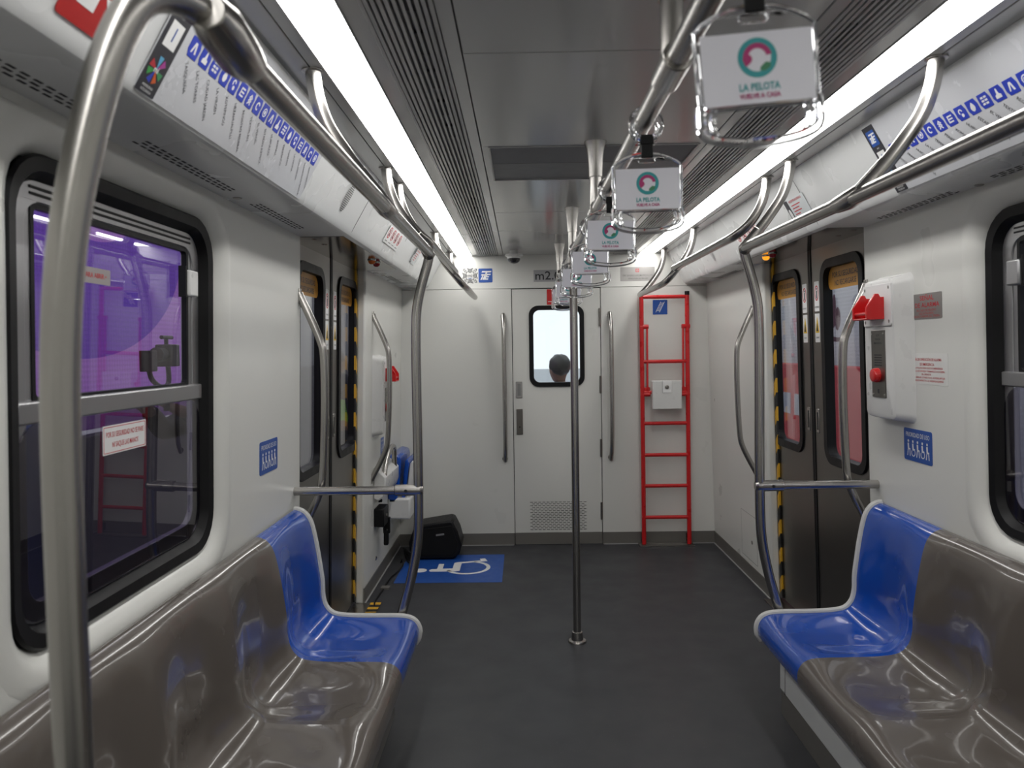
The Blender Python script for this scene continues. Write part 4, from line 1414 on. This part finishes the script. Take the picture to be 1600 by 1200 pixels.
# loudspeaker on the floor
t = thing('loudspeaker', 'black portable loudspeaker lying on the floor by the left corner', 'loudspeaker', (-.87, 5.27, 0))
XZf = Fr((0, 5.14, 0), (1, 0, 0), (0, 0, 1), (0, 1, 0))
MB().prism(XZf, [(-1.00, .006), (-.73, .006), (-.69, .045), (-.678, .10), (-.70, .19), (-.735, .262), (-.76, .268), (-.955, .238), (-1.0, .215), (-1.035, .12), (-1.03, .05)], 0, .235).build('cabinet', M_BLACK, t, bevel=0.012)
MB().prism(Fr((0, 5.142, 0), (1, 0, 0), (0, 0, 1), (0, -1, 0)), [(-.985, .03), (-.74, .03), (-.70, .10), (-.74, .235), (-.95, .21), (-1.0, .12)], 0, .006).build('grille', mat('speaker_mesh', (.007, .007, .007), .6, spec=.2, var=.1, scale=300, bump=.4), t, bevel=0.003)
MB().prism(Fr((-.82, 5.135, .175), (.99, 0, .13), (-.13, 0, .99), (0, -1, 0)), rrect(-.028, .028, -.006, .006, .002, 2), 0, .002).build('name_badge', mat('badge_grey', (.22, .22, .22), .35), t)

# cables and tape on the floor
o = MB().tube(smooth([(-1.075, 5.05, .012), (-1.05, 4.95, .06), (-1.04, 4.9, .03), (-1.07, 4.82, .008), (-1.09, 4.72, .006), (-1.095, 4.5, .006), (-1.10, 4.3, .006), (-1.09, 4.2, .006)], 6), .005, 8).build('cable', M_RUBBER, None, loc=(-1.09, 4.6, 0))
tag(o, 'thin black cable running along the floor by the left wall', 'cable')
o = MB()
for q in range(5):
    a = -.14 + q * .03
    o.tube(smooth([(-1.01 + a * .2, 5.10 + q * .01, .01), (-1.06, 5.08 - a * .3, .05 + q * .012), (-1.02 + q * .012, 5.02, .02 + q * .008), (-.98, 5.06, .012), (-1.03, 5.11, .04)], 5), .006, 8)
o = o.build('cable_coil', M_RUBBER, None, loc=(-1.03, 5.07, 0))
tag(o, 'small heap of black cable beside the loudspeaker', 'cable')
o = MB().box(WORLD, -1.12, -1.06, 4.09, 4.26, .0065, .0075).build('floor_tape', M_TAPE, None, loc=(-1.09, 4.18, .0065))
tag(o, 'short piece of yellow and black tape on the left door sill', 'tape')
o = MB().box(WORLD, -1.11, -1.06, 4.50, 4.55, .0, .0125).build('floor_tape', M_SKIRT, None, loc=(-1.085, 4.52, 0))
tag(o, 'small grey tape patch holding the cable on the floor', 'tape')

# wheelchair floor decal: the symbol lies with its head towards the left wall
t = thing('wheelchair_decal', 'blue floor decal with a white wheelchair symbol', 'floor decal', (-.72, 4.95, 0))
MB().prism(FLOORF, rrect(-1.055, -.39, 4.63, 5.262, .004, 2), 0, .0012).build('sheet', mat('decal_blue', (.014, .075, .33), .4), t)
g = Fr((-.70, 4.95, 0), (0, 1, 0), (-1, 0, 0), (0, 0, 1))      # symbol up = towards -X
# symbol units: roughly .42 tall, u = away from the camera
sm = MB()
sm.prism(g, circ(-.055, .225, .042, 20), .0011, .002)
sm.prism(g, [(-.085, .16), (-.055, .17), (-.03, .155), (-.025, .12), (.09, .12), (.09, .085), (-.022, .085), (-.018, .02), (.11, .02), (.125, .0), (.165, -.155), (.205, -.145), (.215, -.18), (.15, -.20), (.10, -.03), (-.07, -.03), (-.085, .0)], .0011, .002)
sm.prism(g, arc_band(.0, -.075, .125, .15, 118, 345, 30), .0011, .002)
sm.build('symbol', M_WHITE, t)

# ================================================================ OUTSIDE
o = MB().wbox(-14, 14, -8, 30, -.42, -.36).build('ground', mat('platform_concrete', (.52, .53, .54), .8, scale=4))
struct(o, 'grey platform ground outside the train', 'ground')
PUR = (.40, .155, .58)
VIO = (.150, .034, .45)
bm_l = banner_mat('purple_print_fabric', PUR, VIO, [(4.8, 2.35, 1.45, 0.95, VIO), (4.95, 2.52, .62, .36, PUR), (4.2, 1.76, .07, .07, PUR), (4.05, 2.15, .10, .35, PUR), (5.6, 2.05, .45, .18, VIO)], 190, 4.5, -.36)
t = thing('banner', 'purple printed fabric banner outside the left windows', 'banner', (-3.0, 4.5, -.36))
MB().wbox(-3.03, -3.0, -1.0, 7.9, .95, 3.6).build('fabric', bm_l, t)
mbp = MB()
for y in (-.9, 3.2, 7.3):
    mbp.tube([(-3.06, y, -.36), (-3.06, y, 3.65)], .03, 10)
mbp.build('poles', M_SKIRT, t)
o = MB().wbox(-2.98, -2.9, -1.0, 7.4, -.36, .93).build('barrier', mat('barrier_grey', (.10, .095, .12), .6), None, loc=(-2.94, 3, -.36), bevel=0.01)
tag(o, 'dark grey crowd barrier below the purple banner', 'barrier')

t = thing('tent_wall', 'grey canvas tent wall outside the left sliding doors', 'tent', (-3.2, 12, -.36))
MB().wbox(-3.4, -3.36, 8.2, 22, 1.22, 3.8).build('canvas', mat('grey_canvas', (.26, .26, .275), .7), t)
MB().wbox(-3.36, -3.2, 8.2, 22, -.36, 1.22).build('counter_front', mat('counter_grey', (.085, .08, .09), .6), t)
WHT = (.62, .66, .70)
MAR = (.10, .03, .06)
bm_r = banner_mat('white_print_fabric', WHT, MAR, [(8.72, 1.76, .52, .31, MAR), (8.66, 1.82, .56, .32, WHT), (8.88, 1.72, .10, .15, MAR), (8.70, 1.71, .08, .13, MAR), (8.80, 1.80, .06, .19, MAR)], 150, 7.0, -.36)
t = thing('banner', 'white printed fabric banner outside the right doors', 'banner', (3.3, 7, -.36))
MB().wbox(3.3, 3.33, -1.0, 13.0, -.30, 3.9).build('fabric', bm_r, t)
mbp = MB()
for y in (-.9, 6, 12.9):
    mbp.tube([(3.37, y, -.36), (3.37, y, 3.95)], .03, 10)
mbp.build('poles', M_SKIRT, t)
REDW = mat('red_board', (.50, .02, .035), .5)
t = thing('display_stand', 'red display stand outside the right doors', 'display stand', (3.0, 8, -.36))
MB().wbox(2.9, 3.1, 7.0, 11.5, -.36, 1.20).build('board', REDW, t, bevel=0.01)
MB().wbox(2.888, 2.9, 8.2, 8.9, .62, .86).build('white_panel', mat('stand_white', (.5, .52, .56), .5), t)
MB().wbox(2.888, 2.9, 9.05, 9.6, .62, .86).build('pale_panel', mat('stand_pale', (.42, .45, .52), .5), t)
t = thing('stair_railing', 'white tubular railing outside the right near door window', 'railing', (2.4, 5.6, -.36))
MB().tube(smooth([(2.4, 5.9, .55), (2.4, 5.75, .60), (2.4, 5.2, .92), (2.4, 4.9, 1.0)], 4), .025, 10).build('handrail', M_WHITE, t)
for y, z in ((5.72, .60), (5.0, .97)):
    MB().tube([(2.4, y, -.36), (2.4, y, z)], .022, 10).build('post', M_WHITE, t)
t = thing('panel_wall', 'pale panel wall seen through the end door window', 'wall panel', (0, 16, -.36))
MB().wbox(-3, 3, 16, 16.1, -.36, 1.0).build('board', mat('pale_board', (.75, .78, .80), .6), t)


# ---- people outside
SKIN = mat('skin', (.30, .16, .105), .5)
HAIR = mat('dark_hair', (.012, .010, .010), .4)


def skin_mesh(name, m, parent, verts, edges, root=0, sub=1, org=None):
    """verts: list of (x,y,z,r) or (x,y,z,rx,ry)"""
    me = bpy.data.meshes.new(name)
    o = ORIGIN[parent.name]
    me.from_pydata([V3(v[:3]) - o for v in verts], edges, [])
    ob = bpy.data.objects.new(name, me)
    COL.objects.link(ob)
    ob.parent = parent
    ORIGIN[ob.name] = o
    me.materials.append(m)
    md = ob.modifiers.new('skin', 'SKIN')
    md.use_smooth_shade = True
    sv = me.skin_vertices[0].data
    for i, v in enumerate(verts):
        sv[i].radius = (v[3], v[4] if len(v) > 4 else v[3])
        sv[i].use_root = (i == root)
        sv[i].use_loose = False
    ss = ob.modifiers.new('sub', 'SUBSURF')
    ss.levels = sub
    ss.render_levels = sub + 1
    return ob


def person(label, x, y, facing, H, shirt, trousers, hands=None, vest=None, lean=0.0, hair_m=None, ground=-.36):
    """facing: angle of the forward direction; hands: two targets (right, left) in local (side, forward, up) units of H"""
    t = thing('person', label, 'person', (x, y, ground))
    t['category'] = 'person'
    fx, fy = math.cos(facing), math.sin(facing)

    def L(sd, fw, up):
        fw2 = fw + lean * max(0, up - .5)
        return V3((x + H * (sd * fy + fw2 * fx), y + H * (-sd * fx + fw2 * fy), ground + H * up))

    def v(sd, fw, up, r, r2=None):
        return tuple(L(sd, fw, up)) + (r * H, (r2 or r) * H)
    hands = hands or ((.14, .03, .46), (-.14, .03, .46))
    V, E = [], []

    def add(*a):
        V.append(v(*a))
        return len(V) - 1

    def link(*ids):
        for a, b in zip(ids, ids[1:]):
            E.append((a, b))
    pel = add(0, 0, .53, .085, .06)
    wst = add(0, .0, .62, .075, .055)
    chs = add(0, -.005, .74, .092, .062)
    nkb = add(0, -.008, .825, .045, .04)
    nk = add(0, .0, .86, .031)
    jaw = add(0, .018, .893, .042, .045)
    hdm = add(0, .008, .935, .048, .056)
    hdt = add(0, .0, .972, .040, .046)
    link(pel, wst, chs, nkb, nk, jaw, hdm, hdt)
    nose = add(0, .070, .917, .008)
    link(hdm, nose)
    for q in (1, -1):
        er = add(q * .050, .0, .93, .009, .014)
        link(hdm, er)
        hp = add(q * .055, 0, .50, .052)
        kn = add(q * .06, .012, .285, .034)
        an = add(q * .06, -.008, .045, .022)
        ft = add(q * .065, .075, .018, .020, .018)
        link(pel, hp, kn, an, ft)
    arms = []
    for q, hn in ((1, hands[0]), (-1, hands[1])):
        sh = add(q * .108, -.005, .805, .034)
        hx, hy, hz = hn
        ex, ey, ez = (q * .14 + hx) / 2 + q * .03, (hy) / 2 - .035, (.80 + hz) / 2 - .05
        if hz < .5:
            ex, ey, ez = q * .135, -.015, .63
        el = add(ex, ey, ez, .025)
        wr = add(hx, hy, hz, .017)
        dv = V3((hx - ex, hy - ey, hz - ez)).normalized()
        pm = add(hx + dv.x * .03, hy + dv.y * .03, hz + dv.z * .03, .021, .012)
        link(nkb, sh, el, wr, pm)
        sd = V3((-dv.y, dv.x, 0))
        sd = sd.normalized() if sd.length > .1 else V3((0, 1, 0))
        for k in range(4):
            off = sd * ((k - 1.5) * .011)
            ln = (.036, .043, .040, .031)[k]
            a = add(hx + dv.x * .055 + off.x, hy + dv.y * .055 + off.y, hz + dv.z * .055 + off.z, .0055)
            b = add(hx + dv.x * (.055 + ln) + off.x, hy + dv.y * (.055 + ln) + off.y + .006, hz + dv.z * (.055 + ln) + off.z - .01, .0045)
            link(pm, a, b)
        th = add(hx + dv.x * .03 - sd.x * .03, hy + dv.y * .03 - sd.y * .03, hz + dv.z * .03 - sd.z * .03 + .004, .0058)
        link(wr, th)
        arms.append(((q * .108, -.005, .805), (ex, ey, ez), (hx * .94 + ex * .06, hy * .94 + ey * .06, hz * .94 + ez * .06)))
    skin_mesh('body', SKIN, t, V, E, pel)
    # shirt
    V, E = [], []
    a = add(0, 0, .50, .094, .070)
    b = add(0, .0, .60, .090, .068)
    c = add(0, -.004, .74, .104, .074)
    d = add(0, -.006, .815, .060, .052)
    e = add(0, -.010, .880, .043, .040)
    link(a, b, c, d, e)
    for A3 in arms:
        i = add(*A3[0], .046)
        j = add(*A3[1], .036)
        k = add(*A3[2], .027)
        link(d, i, j, k)
    skin_mesh('jacket', shirt, t, V, E, a)
    V, E = [], []
    a = add(0, 0, .545, .090, .066)
    for q in (1, -1):
        h1 = add(q * .056, 0, .49, .060)
        h2 = add(q * .06, .012, .285, .044)
        h3 = add(q * .06, -.006, .05, .034)
        link(a, h1, h2, h3)
    skin_mesh('trousers', trousers, t, V, E, a)
    if vest:
        V, E = [], []
        a = add(0, 0, .52, .100, .078)
        b = add(0, 0, .62, .097, .076)
        c = add(0, -.004, .74, .110, .080)
        d = add(0, -.006, .80, .085, .060)
        link(a, b, c, d)
        skin_mesh('vest', vest, t, V, E, a)
    # hair: cap over the back and top of the head
    hb = MB()
    cc = L(0, -.006, .948)
    bmesh.ops.create_uvsphere(hb.bm, u_segments=20, v_segments=14, radius=1)
    for q in hb.bm.verts:
        p = q.co.copy()
        fw = p.y
        p.y = p.y if p.y < .35 else .35 + (p.y - .35) * .3
        wob = 1 + .03 * math.sin(9 * p.x + 5 * p.z) + .02 * math.sin(13 * p.y)
        up = p.z
        if up < -.25 and fw > -.1:
            p.z = -.25
        elif up < 0:
            p.z *= 0.85
        q.co = cc + V3((fy, -fx, 0)) * (p.x * .058 * H * wob) + V3((fx, fy, 0)) * (p.y * .066 * H * wob) + V3((0, 0, 1)) * (p.z * .062 * H * wob)
    hb.build('hair', hair_m or HAIR, t)
    return t


DKC = mat('dark_jacket', (.018, .018, .028), .7)
NAVY = mat('navy_jacket', (.03, .04, .10), .7)
BLU = mat('blue_jacket', (.035, .055, .22), .7)
DKT = mat('dark_trousers', (.02, .02, .025), .8)
NEON = mat('neon_vest', (.30, .75, .08), .6)
person('person with dark hair seen from behind through the end door window', .085, 6.9, math.radians(108), 1.715, BLU, DKT)
op = person('person in dark clothes holding up a camera, outside the left window', -2.0, 4.35, math.radians(-100), 1.74, DKC, DKT, hands=((.05, .27, .86), (-.05, .27, .86)))
person('person in a dark coat at the near edge of the left window', -1.72, 1.98, math.radians(80), 1.98, NAVY, DKT)
person('person in a neon green vest seen through the far left door window', -2.25, 8.25, math.radians(60), 1.80, DKC, DKT, vest=NEON)

# camera on gimbal in the operator's hands
t = thing('video_camera', 'small black video camera on a grip held outside the left window', 'camera', (-2.02, 3.81, 1.2))
MB().wbox(-2.06, -1.98, 3.77, 3.87, 1.36, 1.47).build('body', M_BLACK, t, bevel=0.006)
MB().tube([(-2.02, 3.77, 1.42), (-2.02, 3.70, 1.42)], [.034, .036], 16).build('lens', M_RUBBER, t)
MB().tube(smooth([(-2.02, 3.82, 1.36), (-2.02, 3.82, 1.28), (-2.02, 3.75, 1.26), (-2.02, 3.65, 1.30), (-2.02, 3.62, 1.36)], 4), .012, 10).build('grip_arm', M_BLACK, t)
MB().wbox(-2.05, -1.99, 3.59, 3.65, 1.34, 1.44).build('monitor', M_BLACK, t, bevel=0.004)
MB().tube([(-2.02, 3.81, 1.47), (-2.02, 3.81, 1.51)], .010, 10).tube([(-2.02, 3.76, 1.505), (-2.02, 3.87, 1.505)], .010, 10).build('top_handle', M_BLACK, t)
MB().tube([(-2.02, 3.79, 1.27), (-2.02, 3.79, 1.14)], .015, 10).build('hand_grip', M_BLACK, t)
